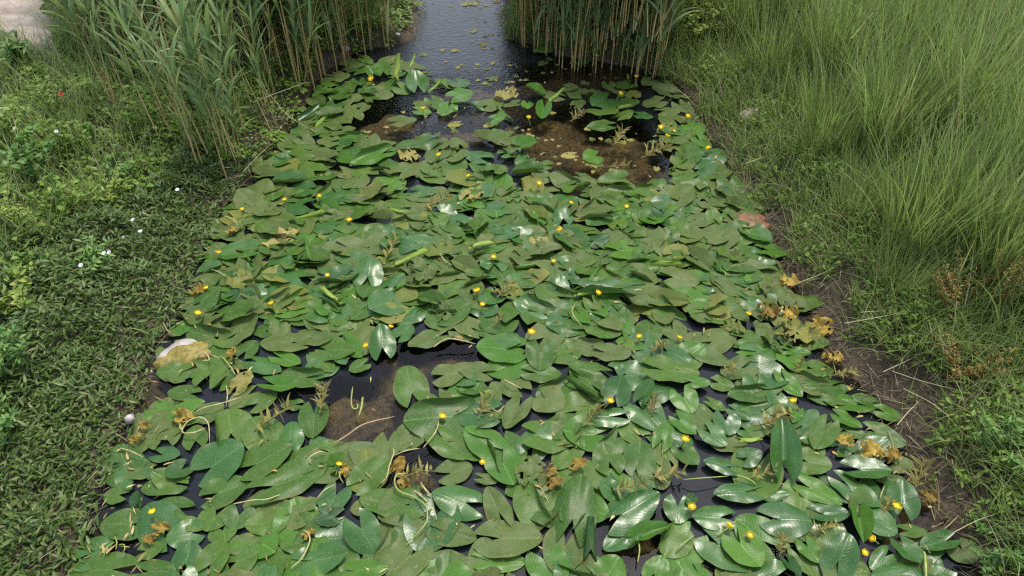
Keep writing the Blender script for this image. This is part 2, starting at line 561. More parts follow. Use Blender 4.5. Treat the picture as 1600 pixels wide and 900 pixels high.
# ellipses of shallow, algae-grown bed (pixel centre, pixel radii)
SHALLOW = [(560, 640, 105, 68), (470, 690, 60, 30), (690, 548, 80, 26), (640, 740, 60, 40), (1000, 850, 70, 55), (1200, 872, 45, 40), (925, 230, 130, 55), (900, 120, 150, 32),
           (240, 615, 70, 40), (165, 850, 75, 45), (620, 560, 60, 40), (1290, 520, 50, 40), (1440, 800, 60, 50), (610, 190, 90, 42), (700, 330, 70, 20), (870, 205, 110, 48), (965, 250, 100, 52), (760, 132, 110, 24), (740, 200, 90, 24)]
_bn = Noise(0.35, 5)
_bn2 = Noise(0.11, 15, 9)
_hn = Noise(1.1, 6)
_hn2 = Noise(0.3, 8)


def shallow_mask(x, y):
    P = np.stack([np.ravel(x), np.ravel(y), np.zeros(np.size(x))], -1)
    px, ok = project(P)
    m = np.zeros(len(P))
    for cx, cy, rx, ry in SHALLOW:
        d = np.sqrt(((px[:, 0] - cx) / rx) ** 2 + ((px[:, 1] - cy) / ry) ** 2)
        m = np.maximum(m, 1 - sstep(d + 0.30 * _bn(x, y).ravel() + 0.16 * _bn2(x, y).ravel(), 0.35, 1.45))
    return (m * ok).reshape(np.shape(x))


def height(x, y, fine=True):
    x, y = np.asarray(x, float), np.asarray(y, float)
    dl, dr = xl(y) - x, x - xr(y)
    d = np.maximum(dl, dr)
    left = 0.09 * sstep(dl, -0.02, 0.25) + 0.16 * sstep(dl, 0.1, 1.8) + 0.10 * sstep(dl, 1.5, 5)
    right = 0.16 * sstep(dr, -0.03, 0.35) + 0.30 * sstep(dr, 0.2, 1.3) + 0.25 * sstep(dr, 1.0, 5)
    bank = np.where(dl > dr, left, right) + (0.03 * _hn(x, y) + 0.012 * _hn2(x, y)) * sstep(d, 0.05, 0.4)
    sh = shallow_mask(x, y) if fine else 0.0
    bed = -0.30 * sstep(-d, 0.0, 0.30)
    bed = bed * (1 - sh) + np.maximum(bed, -0.10 + 0.006 * _bn(x, y)) * sh
    return np.where(d > 0, bank, bed - 0.004)


def build_ground():
    xs = np.concatenate([[-300, -120, -60, -30, -18, -12], np.arange(-8, 8.01, 0.05), [12, 18, 30, 60, 120, 300]])
    ys = np.concatenate([[-300, -100, -40, -15, -6, -3], np.arange(-1, 12.01, 0.05), [14, 18, 25, 40, 80, 150, 300]])
    X, Y = np.meshgrid(xs, ys)
    Z = height(X, Y)
    dl, dr = xl(Y) - X, X - xr(Y)
    d = np.maximum(dl, dr)
    bed = 1 - sstep(d, -0.04, 0.03)
    mud = np.where(dr > dl, 1 - sstep(dr, 0.38, 0.75) * (1 - 0.35 * (_hn2(X, Y) > 0.2)), 0.8 * (1 - sstep(dl, 0.05, 0.3)))
    V = np.stack([X, Y, Z], -1).reshape(-1, 3)
    nx, ny = len(xs), len(ys)
    i = (np.arange(ny - 1)[:, None] * nx + np.arange(nx - 1)[None]).ravel()
    F = np.stack([i, i + 1, i + nx + 1, i + nx], -1)
    me = mesh_np('ground', V, F, [M_GROUND], True, {'bed': bed, 'mud': np.clip(mud, 0, 1), 'shallow': shallow_mask(X, Y)})
    return link('ground', me, kind='structure')


build_ground()


def build_water():
    ys = np.concatenate([np.arange(0.4, 7.5, 0.04), np.arange(7.5, 40, 0.8)])
    n = 90
    a = np.linspace(0, 1, n)
    X = (xl(ys) - 0.06)[:, None] * (1 - a) + (xr(ys) + 0.06)[:, None] * a
    Y = np.repeat(ys[:, None], n, 1)
    V = np.stack([X, Y, np.zeros_like(X)], -1).reshape(-1, 3)
    i = (np.arange(len(ys) - 1)[:, None] * n + np.arange(n - 1)[None]).ravel()
    F = np.stack([i, i + 1, i + n + 1, i + n], -1)
    rp = 0.03 + 0.62 * sstep(Y, 3.6, 5.6)
    d = np.minimum(X - xl(Y), xr(Y) - X)
    clear = np.maximum(shallow_mask(X, Y), 1 - sstep(d, 0.02, 0.12))
    return link('water', mesh_np('water', V, F, [M_WATER], True, {'ripple': rp, 'clear': sstep(clear, 0.0, 0.9)}), kind='structure')


build_water()


def build_path():
    poly = [(-260, -120), (60, -60), (72, 0), (88, 40), (92, 85), (80, 112), (52, 96), (22, 80), (-20, 70), (-120, 95), (-260, 60)]
    W = np.array([at(px, py, 0.3) for px, py in poly])
    c = W.mean(0)
    rings, n = 24, 72
    closed = np.concatenate([W, W[:1]])
    t = np.linspace(0, len(W), n, endpoint=False)
    edge = np.stack([np.interp(t, np.arange(len(closed)), closed[:, k]) for k in range(2)], -1)
    edge += 0.05 * rng.standard_normal(edge.shape)
    V = []
    for r in range(1, rings + 1):
        f = r / rings
        P = c[:2] * (1 - f) + edge * f
        z = height(P[:, 0], P[:, 1], False) + 0.016 * (1 - f ** 6) + 0.002
        V.append(np.column_stack([P, z]))
    V = np.concatenate(V)
    F = [(r * n + j, r * n + (j + 1) % n, (r + 1) * n + (j + 1) % n, (r + 1) * n + j) for r in range(rings - 1) for j in range(n)]
    F += [(0, 2 * j + 1, 2 * j + 2, (2 * j + 3) % n) for j in range(0, (n - 2) // 2)]
    return link('sandy_path', mesh_np('sandy_path', V, F, [M_SAND]), kind='structure')


build_path()


# ------------------------------------------------------------------ lily pads
def pad_grid(W, s0=0.66, gap=0.34, nl=17, nt_=5, p=1.25, tipx=1.75):
    """leaf of length 1 along +x (lobe end at 0, tip at 1), half width W; returns (V, F, lu, lv)"""
    s = np.concatenate([1 - np.cos(np.linspace(0, PI / 2, 6)), np.linspace(0, 1, nl)[1:-1] * 1.0])
    s = np.unique(np.concatenate([(1 - np.cos(np.linspace(0, PI, nl))) / 2, [s0, s0 + 0.012]]))
    c = 0.60
    out = np.where(s < c, np.clip(1 - (np.abs((s - c) / c)) ** tipx, 0, 1) ** 0.62, 0)
    e = gap
    out = np.where(s >= c, e + (1 - e) * np.clip(1 - ((s - c) / (1 - c)) ** 2.0, 0, 1) ** 0.75, out)
    inn = np.where(s > s0, e * (np.clip((s - s0) / (1 - s0), 0, 1)) ** p, 0)
    V, lu, lv, F = [], [], [], []
    tt = np.linspace(0, 1, nt_)
    for sgn in (1, -1):
        b = len(V)
        for i in range(len(s)):
            for t in tt:
                y = (inn[i] + t * (out[i] - inn[i])) * W
                V.append((1 - s[i], sgn * y, 0.0))
                lu.append(s[i])
                lv.append(sgn * (inn[i] + t * (out[i] - inn[i])))
        for i in range(len(s) - 1):
            for j in range(nt_ - 1):
                q = [b + i * nt_ + j, b + i * nt_ + j + 1, b + (i + 1) * nt_ + j + 1, b + (i + 1) * nt_ + j]
                F.append(q if sgn < 0 else q[::-1])
    V = np.array(V)
    # weld the two halves on the midrib
    n = len(s) * nt_
    mp = np.arange(2 * n)
    for i in range(len(s)):
        if s[i] <= s0:
            mp[n + i * nt_] = i * nt_
    F = mp[np.array(F)]
    return V, F, np.array(lu), np.array(lv)


def pad_variant(kind, r):
    W = {'flat': r.uniform(0.35, 0.43), 'wavy': r.uniform(0.34, 0.43), 'cup': r.uniform(0.36, 0.43), 'dome': r.uniform(0.35, 0.42),
         'fold': r.uniform(0.34, 0.38), 'lip': r.uniform(0.34, 0.40), 'roll': 0.30, 'rag': r.uniform(0.34, 0.42)}[kind]
    V, F, lu, lv = pad_grid(W, r.uniform(0.56, 0.68), r.uniform(0.36, 0.52), p=r.uniform(0.95, 1.5), tipx=r.uniform(1.6, 2.25))
    x, y = V[:, 0].copy(), V[:, 1].copy()
    a1, a2, a3 = r.uniform(0, 2 * PI, 3)
    e = np.abs(lv)
    z = 0.012 * np.sin(7 * x + 5 * y + a1) + 0.010 * np.sin(13 * y - 6 * x + a2)
    z += 0.022 * e ** 2 * np.sin(14 * x + a3 + (y > 0) * 1.7)
    z += 0.020 * (1 - np.exp(-(y / 0.03) ** 2)) - 0.02      # sunken midrib
    if kind == 'flat':
        z += r.uniform(-0.05, 0.04) * (x - 0.5) ** 2
    elif kind == 'wavy':
        z += 0.035 * e ** 2 * np.sin(9 * x + a1 + (y > 0) * 2.2) + 0.05 * np.sin(3.4 * x + a2) * 0.6
    elif kind == 'cup':
        z += r.uniform(0.2, 0.6) * y ** 2 + 0.12 * (x - 0.4) ** 2
    elif kind == 'dome':
        z -= r.uniform(0.2, 0.6) * y ** 2 + 0.13 * (x - 0.45) ** 2
    elif kind == 'fold':
        z += r.uniform(0.45, 0.8) * np.abs(y) - 0.05 * np.abs(y) * 0
        V[:, 1] = y * 0.86
    elif kind == 'lip':                                      # one side turned up and over
        sg = 1 if r.random() < 0.5 else -1
        k = np.clip((sg * y - 0.12) / 0.22, 0, 1.3)
        R = 0.085
        V[:, 1] = np.where(k > 0, sg * (0.12 + R * np.sin(k * 2.3)), y)
        z = z * (1 - 0.6 * np.clip(k, 0, 1)) + np.where(k > 0, R * (1 - np.cos(k * 2.3)), 0)
    elif kind == 'roll':
        R = r.uniform(0.055, 0.085) * (0.6 + 0.6 * (1 - x))
        th = y / R * 0.9
        V[:, 1] = R * np.sin(th) * (1 + 0.05 * th)
        z = R * (1 - np.cos(th)) * (1 + 0.06 * np.abs(th)) + 0.06 * np.sin(3 * x + a1)
    elif kind == 'rag':
        z += 0.07 * np.sin(9 * x + a1) * np.sin(11 * y + a2) + 0.05 * np.sin(19 * x + 13 * y + a3) + 0.5 * y ** 2
        nn = Noise(0.22, int(r.integers(1e6)), 9)
        ctr = V[F].mean(1)
        keep = nn(ctr[:, 0], ctr[:, 1]) < 0.75 - 0.85 * np.abs(lv)[F].mean(1) + r.uniform(0.05, 0.3)
        if keep.sum() > 20:
            F = F[keep]
            used = np.unique(F)
            mp = np.full(len(V), -1)
            mp[used] = np.arange(len(used))
            F = mp[F]
            V, lu, lv, z = V[used], lu[used], lv[used], z[used]
    V = V.copy()
    V[:, 2] = z
    V[:, 0] -= 0.5
    return V, F, lu, lv


def shred_variant(r):
    """the ribs and tatters left of an eaten leaf: curled strips off a midrib"""
    n = 26
    s = np.sort(r.uniform(0.02, 0.95, n))
    root = np.stack([0.45 - 0.9 * s, r.normal(0, 0.01, n), 0.03 + 0.04 * r.random(n)], -1)
    sg = np.where(np.arange(n) % 2 == 0, 1, -1)
    az = sg * r.uniform(0.5, 1.7, n)
    V, F, T, A = blades(root, az, r.uniform(0.7, 1.5, n), r.uniform(0.0, 1.1, n), r.uniform(0.12, 0.38, n), r.uniform(0.03, 0.12, n), r.random(n), 5, r.normal(0, 0.5, n), belly=0.3)
    Vm, Fm, tt = tube([(0.5, 0, 0.02), (0.2, 0.02, 0.06), (-0.2, -0.02, 0.05), (-0.5, 0.02, 0.02)], [0.008, 0.014, 0.016, 0.014], 5)
    F = np.concatenate([F, Fm + len(V)])
    V = np.concatenate([V, Vm])
    V[:, 2] = np.abs(V[:, 2] - 0.01)
    return V, F, np.concatenate([T, tt]), np.concatenate([A * 0.7, tt * 0 + 0.4])


PADV = {}
_r = np.random.default_rng(21)
for kind, n in (('flat', 7), ('wavy', 6), ('cup', 4), ('dome', 5), ('fold', 3), ('lip', 5), ('roll', 4), ('rag', 9)):
    PADV[kind] = []
    for i in range(n):
        V, F, lu, lv = pad_variant(kind, _r)
        me = mesh_np('lily_pad_' + kind, V, F, [PAD['n']], True, {'lu': lu, 'lv': lv, 'tint': np.zeros(len(V))})
        PADV[kind].append((me, V, F, lu, lv))
PADV['shred'] = []
for i in range(7):
    V, F, lu, lv = shred_variant(_r)
    PADV['shred'].append((mesh_np('eaten_leaf', V, F, [PAD['t']], True, {'lu': lu, 'lv': lv, 'tint': lu}), V, F, lu, lv))

TILE = {'A': (80, 700, 4.4444), 'B': (440, 700, 4.4444), 'C': (800, 700, 4.4444), 'D': (1160, 700, 4.4444), 'E': (160, 500, 4.4444), 'F': (520, 500, 4.4444),
        'G': (880, 500, 4.4444), 'H': (1160, 500, 4.4444), 'M': (534, 300, 2.996), 'X': (0, 0, 1.0), 'Q': (534, 0, 2.996), 'L': (0, 300, 2.996)}
# survey of the leaves in the photograph: tip, lobe end, width (in the notes' own grid), form, tone, height of the tip and of the lobe end in cm
SURVEY = """
A 345 530 690 530 215 flat n|A 120 850 600 845 235 flat n|A 780 690 600 735 110 flat n|A 890 870 580 870 170 dome n|A 805 640 1060 570 175 wavy g
A 965 640 915 880 200 dome g 6 2|A 1210 650 1040 900 180 cup n 4 2|A 1435 720 1215 830 190 dome n 3 2|A 1500 640 1230 690 130 flat d|A 1490 740 1660 740 90 wavy n
A 1420 880 1700 835 180 flat n|A 1365 240 1040 370 190 flat n|X 380 698 305 747 60 wavy g 4 1|X 455 697 372 742 48 wavy n 3 1|X 508 724 390 776 42 wavy n 4 2
A 1080 575 1180 400 200 flat n|A 1270 570 1330 400 220 flat n|A 1215 650 1180 530 220 dome n 3 1|A 1355 540 1650 500 180 wavy n|A 740 380 970 440 160 flat n
A 1060 555 870 500 110 flat n|A 630 280 950 240 150 wavy n|A 500 170 720 150 120 flat d|A 800 200 965 110 130 cup k 4 1|A 890 50 700 40 130 flat g 3 1
A 370 330 530 330 130 flat n|A 600 300 600 420 90 fold g 7 1|B 100 400 270 400 120 flat n|B 300 460 420 250 190 flat g|B 240 510 440 460 120 cup k 3 1
B 440 40 340 150 110 fold b 8 1|B 745 80 490 300 190 wavy n 3 1|B 650 735 495 460 250 dome g 1 9|B 550 340 1000 420 190 wavy n 3 2|B 1055 300 1410 420 220 dome g 4 2
B 1345 625 1020 560 180 flat d 3 2|B 1300 790 1010 800 170 flat d|B 740 890 1000 640 260 flat d|B 730 830 370 860 150 dome b 4 2|B 440 730 70 810 210 wavy g 5 2
B 0 690 230 640 150 flat n|B 480 430 600 400 120 flat d|B 850 450 720 490 160 wavy k 3 1|F 500 690 990 650 250 lip n 4 2|X 735 712 672 672 46 wavy n 3 2
B 1320 130 1080 200 170 flat d|B 1500 230 1340 200 70 flat d|B 1430 280 1560 560 170 flat d 2 2|X 846 838 742 843 60 flat d 3 3|X 820 878 737 875 24 flat b
X 802 756 775 700 55 flat b 3 2|X 728 668 786 712 50 flat b 4 2|C 480 195 385 670 310 dome n 4 2|C 70 250 215 545 190 lip n 3 2|C 340 960 180 690 280 flat b 3 2
C 370 730 470 740 90 flat b|C 545 480 545 810 130 roll k 9 2|C 1010 315 630 550 260 dome g 5 2|C 640 700 880 540 170 wavy g 2 4|C 1090 540 800 650 100 fold b 4 3
C 1150 520 1150 330 190 flat g 2 4|C 1060 745 1180 540 200 lip n 2 3|C 740 755 620 960 230 flat b 5 2|C 1060 755 950 940 180 flat b 4 2|C 1260 470 1560 480 180 dome g 3 3
X 1178 885 1092 832 60 flat g 3 2|X 1188 884 1142 830 55 flat b 4 4|X 1118 768 1192 767 30 dome g 4 3|C 1210 390 1270 330 70 cup g 5 2|X 941 691 958 742 46 flat n 2 2
X 1000 687 997 744 50 flat n 3 2|X 868 733 902 683 44 flat n|X 938 752 968 778 30 cup g 4 1|X 1062 716 1005 690 32 flat b|C 1290 110 1130 -30 130 flat n 3 2
C 1340 80 1580 150 110 dome g 4 3|D 330 300 140 330 75 dome g 4 2|D 480 500 120 480 240 dome g 4 3|D 190 560 75 500 70 flat k|D 490 600 210 590 110 flat d
D 740 460 460 450 125 cup g 4 2|D 690 380 340 210 120 flat b 4 3|D 830 380 500 210 110 dome k 3 2|D 950 400 620 180 150 wavy g 5 3|D 620 120 370 70 170 wavy n 4 3
X 1222 655 1226 752 46 fold g 12 3|D 1030 160 690 140 160 cup g 5 3|D 1180 110 1000 110 120 flat d|D 1110 225 1110 490 220 cup g 4 3|D 840 650 790 400 140 fold b 5 3
D 1070 590 850 450 170 wavy g 4 4|D 1280 580 1080 570 90 flat n|D 1240 690 1490 620 130 cup g 3 4|D 1600 800 1470 650 170 flat d|D 1230 800 1060 620 140 cup g 5 3
D 900 840 1050 700 160 dome g 2 3|D 750 600 620 905 270 dome g 10 3|D 530 790 410 620 130 flat b 4 3|D 500 890 340 680 120 flat n|D 400 889 280 740 90 cup k 4 1
D 910 889 1230 860 180 dome g 4 3|D 1390 900 1300 720 90 flat g|D 130 20 -20 90 140 dome g 6 3|E 460 70 680 20 80 flat b|E 700 80 940 30 110 flat d
E 960 190 770 120 110 flat n|E 1060 140 960 260 120 flat n|E 385 370 620 360 120 flat n|E 820 250 700 470 190 flat n 3 2|E 900 350 790 485 110 flat n
E 460 500 675 520 115 flat n|E 490 580 590 580 60 flat k|E 840 590 650 690 120 flat d|E 330 600 480 620 150 flat d|E 430 690 430 889 240 flat d
E 640 735 650 889 175 flat n|E 870 620 905 895 260 lip n 3 2|E 1210 510 1000 620 110 flat n|E 1240 590 1400 590 75 flat n|E 1460 812 1470 560 205 flat n 2 2
E 1350 470 1100 430 110 cup b 5 2|E 1240 380 1530 400 115 lip n 3 2|E 1240 370 1010 290 110 dome g|E 1600 360 1450 220 140 flat n|E 1010 330 890 300 70 flat d
E 1100 160 1440 160 140 flat d|E 1370 300 1170 240 70 flat b|E 1600 130 1350 110 130 flat d|F 510 330 570 590 240 flat n 2 2|F 910 360 690 400 150 flat d 3 2
F 850 320 1120 380 130 flat d 2 2|F 790 520 960 470 100 flat b|F 1005 180 1350 210 195 flat b 3 2|F 1440 340 1450 140 210 flat n 3 3|F 1580 390 1310 370 120 wavy n
F 330 25 350 265 185 dome g 10 3|F 200 250 50 100 130 flat b 3 3|F 115 350 255 290 90 flat n|F 540 30 430 150 130 flat g 3 3|F 530 190 830 80 100 flat d
F 90 300 0 210 100 flat g 3 2|F 640 10 850 20 110 flat d|F 990 120 820 60 120 flat d|F 1300 150 1100 100 140 dome g 4 2|F 1110 430 1200 550 130 flat d
F 1200 750 1340 520 160 flat d 2 3|F 1600 600 1400 500 200 flat d 3 2|X 855 662 820 716 46 dome g 4 2|G 400 395 340 590 200 cup g 9 3|G 60 290 285 545 140 flat n 2 3
G 40 290 330 375 90 dome n 5 4|G 270 575 30 390 60 roll n 5 4|G 120 670 460 660 135 dome g 3 4|G 940 370 540 320 180 flat n 3 4|G 620 415 520 590 110 fold g 10 3
G 900 640 800 470 170 flat b 2 4|G 1020 430 850 430 80 flat b 4 4|G 1150 800 1120 635 180 cup g 2 4|G 1480 610 1480 500 150 cup g 2 4|G 1150 520 1430 500 110 lip n 3 3
G 1190 470 1020 420 100 flat n|G 400 390 390 300 70 flat g 3 3|G 470 230 210 215 120 flat d 3 3|G 590 0 590 140 190 flat n|G 450 0 460 140 90 flat b
G 320 130 180 30 120 flat b|G 1420 110 1170 125 110 dome n 3 3|G 1420 215 1190 210 65 flat b|G 1170 310 880 215 100 flat d|G 740 700 660 900 120 flat b 4 3
G 920 790 760 650 120 flat b 3 4|G 1130 870 960 730 140 flat g 3 4|G 1300 690 1140 600 90 flat g 3 3|G 1020 690 800 590 120 flat b|G 1130 620 980 550 70 flat n
G 1590 490 1490 340 100 flat b 3 4|G 1380 830 1200 845 60 roll p 5 5|H 600 150 390 150 100 flat n|H 470 230 260 210 55 flat b|H 630 350 430 330 110 flat n
H 610 400 530 330 80 flat b|H 410 460 700 470 65 dome n|H 460 530 790 510 80 flat n|H 560 560 900 600 110 flat b|H 760 530 960 590 75 flat n|H 1120 690 910 610 90 flat b
H 830 745 620 630 95 flat b 3 3|H 850 800 690 770 80 flat n|H 1130 860 830 740 125 flat n 3 2|H 410 530 250 370 100 flat b 3 4|H 520 620 370 780 140 dome g 4 3
H 500 889 620 680 150 flat n 3 3|H 350 710 400 600 90 flat b 3 3|M 140 300 110 450 130 dome g 9 3|M 290 380 190 465 80 dome g 5 3|M 240 340 400 285 55 roll p 5 6
M 600 270 715 235 42 roll p 5 5|M 690 190 850 115 95 flat n 3 3|M 900 110 1000 180 80 flat n|M 1030 60 1040 150 90 dome g 7 3|M 460 510 580 350 110 flat n 2 3
M 490 510 650 510 70 flat n|M 750 380 890 420 90 flat d 2 3|M 1020 385 1010 470 100 dome g 7 3|M 810 500 980 570 80 lip g 4 3|M 450 640 450 520 120 flat n
M 510 580 660 670 90 flat d|M 1240 500 1330 600 90 flat n|M 1400 460 1080 450 60 lip g 5 4|M 1090 490 1180 465 42 roll p 4 4|M 1090 525 1230 590 80 flat n|M 1250 680 1150 610 90 flat n
M 1250 200 1150 240 58 dome k 5 3|M 200 170 330 215 80 flat n 2 3|M 590 30 470 80 70 flat n|M 1400 120 1300 190 70 flat n|M 1320 280 1180 260 70 flat n 3 3
X 648 112 655 145 34 cup g 9 2|X 624 84 618 128 16 roll p 22 4|X 648 84 642 106 13 roll p 20 12|X 574 103 588 122 24 fold b 10 3|X 596 95 600 118 26 cup b 12 3
X 690 123 672 146 13 roll p 13 3|X 736 141 700 156 26 wavy b 7 3|X 690 180 706 158 24 flat b 3 4|X 822 134 850 152 20 fold b 12 3|X 846 186 852 158 22 cup b 3 6
X 883 138 856 162 14 roll p 14 3|X 790 180 762 190 26 wavy b 9 3|X 927 163 960 150 30 dome g 6 2|X 960 178 930 168 30 flat n 6 2|X 912 250 938 244 28 flat b|X 918 198 962 196 14 flat n
X 862 80 836 74 14 flat b 4 2|X 918 100 898 94 14 flat b 4 2|X 965 138 990 130 20 flat n|X 575 100 548 116 18 flat n|X 650 186 606 192 18 flat d|X 620 230 690 215 16 wavy n 5 3
X 548 256 616 232 14 lip b 5 3|X 838 222 800 232 22 fold b 8 3|X 1105 300 1180 312 20 flat n|X 1140 405 1085 398 22 flat n|X 1230 395 1180 392 22 flat b|X 1235 435 1195 430 20 flat n
X 1210 320 1160 330 18 flat n|X 1290 470 1230 478 26 flat n|X 1160 370 1205 372 20 flat b|X 320 360 356 344 18 flat d|X 350 392 318 380 14 flat n|X 360 425 322 428 18 flat n
X 300 510 264 520 16 flat b|X 365 460 318 452 24 wavy b 3 2|X 400 470 340 480 30 flat n|X 470 478 400 486 26 flat n 3 2|X 455 400 420 420 34 dome g 6 2|X 515 470 480 452 20 dome g 4 3|X 532 474 500 450 8 roll p 5 5
"""
GAPS = [(305, 800, 16, 44), (288, 690, 16, 12), (265, 880, 22, 22), (395, 745, 36, 7), (335, 843, 16, 12), (735, 870, 12, 12), (1090, 745, 46, 36), (872, 738, 20, 14), (938, 775, 8, 24),
        (1000, 878, 34, 28), (1205, 872, 18, 26), (845, 852, 10, 6), (655, 735, 42, 28), (1342, 862, 12, 20), (545, 640, 88, 52), (450, 630, 40, 30), (695, 545, 60, 16), (640, 532, 24, 14),
        (425, 597, 34, 10), (338, 618, 22, 14), (1105, 578, 20, 7), (1266, 632, 26, 9), (1020, 668, 8, 18), (968, 532, 8, 5), (832, 522, 7, 9), (716, 440, 8, 8), (590, 590, 60, 30), (225, 610, 40, 26),
        (205, 870, 30, 30), (180, 800, 24, 30), (235, 700, 14, 16), (1440, 800, 40, 30), (545, 805, 20, 12), (500, 600, 20, 10), (900, 350, 20, 8), (745, 340, 18, 6), (1150, 385, 10, 5),
        (1050, 295, 12, 8), (1120, 470, 10, 6), (470, 460, 12, 8), (390, 505, 14, 8), (1195, 500, 20, 7), (330, 340, 12, 10), (550, 350, 12, 8), (790, 480, 14, 8), (1035, 460, 14, 6), (640, 470, 10, 6)]
OPEN = [[(640, -80), (800, -80), (832, 78), (900, 104), (1000, 112), (940, 132), (860, 134), (800, 152), (740, 132), (690, 116), (655, 108), (662, 60)],
        [(800, 200), (850, 172), (890, 170), (960, 206), (1016, 184), (1036, 240), (1014, 296), (940, 272), (872, 274), (836, 232)],
        [(556, 190), (606, 160), (640, 168), (630, 214), (572, 214)],
        [(648, 186), (700, 178), (800, 192), (790, 208), (690, 216), (640, 214)]]


def blocked(px, py):
    b = np.zeros(np.shape(px), bool)
    for cx, cy, rx, ry in GAPS:
        b |= ((px - cx) / rx) ** 2 + ((py - cy) / ry) ** 2 < 1
    for o in OPEN:
        b |= in_poly(px, py, o)
    return b


PADS = []          # dicts: matrix, kind, tone, var, length


def add_pad(tip, base, width, kind, tone, roll=0.0, zmin=0.003, extra=None):
    ax = tip - base
    L = np.linalg.norm(ax)
    X = ax / L
    up = np.array([0, 0, 1.0])
    Y = np.cross(up, X)
    Y /= np.linalg.norm(Y) + 1e-9
    Z = np.cross(X, Y)
    Y2 = Y * math.cos(roll) + Z * math.sin(roll)
    Z2 = np.cross(X, Y2)
    vi = int(rng.integers(len(PADV[kind])))
    me, V, F, lu, lv = PADV[kind][vi]
    wv = np.ptp(V[:, 1]) * L
    sy = np.clip(width / wv, 0.62, 1.5) if width else rng.uniform(0.86, 1.16)
    Rm = np.stack([X * L, Y2 * L * sy, Z2 * L], -1)
    c = (tip + base) / 2
    W = V @ Rm.T + c
    lift = max(0.0, zmin - W[:, 2].min())
    c = c + np.array([0, 0, lift])
    p = dict(R=Rm, c=c, kind=kind, tone=tone, vi=vi, L=L, w=wv * sy, dirn=X)
    p.update(extra or {})
    PADS.append(p)
    return p


cell = 0.02
GX0, GY0, GNX, GNY = -3.0, 0.5, 300, 320
cover = np.zeros((GNX, GNY), np.int16)


def pad_cells(p):
    V = PADV[p['kind']][p['vi']][1]
    W = V @ p['R'].T + p['c']
    i = ((W[:, 0] - GX0) / cell).astype(int)
    j = ((W[:, 1] - GY0) / cell).astype(int)
    ok = (i >= 0) & (i < GNX) & (j >= 0) & (j < GNY)
    return np.unique(np.stack([i[ok], j[ok]], -1), axis=0)


layer = 0
for line in SURVEY.strip().split('\n'):
    for ent in line.split('|'):
        t = ent.split()
        ox, oy, sc = TILE[t[0]]
        tx, ty, bx, by, w = [float(v) for v in t[1:6]]
        tx, ty, bx, by, w = ox + tx / sc, oy + ty / sc, ox + bx / sc, oy + by / sc, w / sc
        kind, tone = t[6], t[7]
        mx_, my_ = (tx + bx) / 2, (ty + by) / 2
        tx, ty, bx, by, w = mx_ + (tx - mx_) * 1.05, my_ + (ty - my_) * 1.05, mx_ + (bx - mx_) * 1.05, my_ + (by - my_) * 1.05, w * 1.06
        zt, zb = (float(t[8]) / 100, float(t[9]) / 100) if len(t) > 8 else (rng.uniform(0.008, 0.02), rng.uniform(0.008, 0.02))
        tip, base = at(tx, ty, zt), at(bx, by, zb)
        # width across, measured on the level of the leaf
        dx, dy = tx - bx, ty - by
        n = math.hypot(dx, dy)
        cx, cy = (tx + bx) / 2, (ty + by) / 2
        e0, e1 = at(cx - dy / n * w / 2, cy + dx / n * w / 2, (zt + zb) / 2), at(cx + dy / n * w / 2, cy - dx / n * w / 2, (zt + zb) / 2)
        ax = (tip - base) / np.linalg.norm(tip - base)
        ev = e1 - e0
        wid = np.linalg.norm(ev - ax * ev.dot(ax))
        if kind == 'flat' and rng.random() < 0.3:
            kind = 'wavy'
        p = add_pad(tip, base, wid, kind, tone, roll=rng.normal(0, 0.07), zmin=0.004 + rng.uniform(0, 0.006), extra={'src': 's', 'px': (cx, cy)})
        c = pad_cells(p)
        cover[c[:, 0], c[:, 1]] += 1

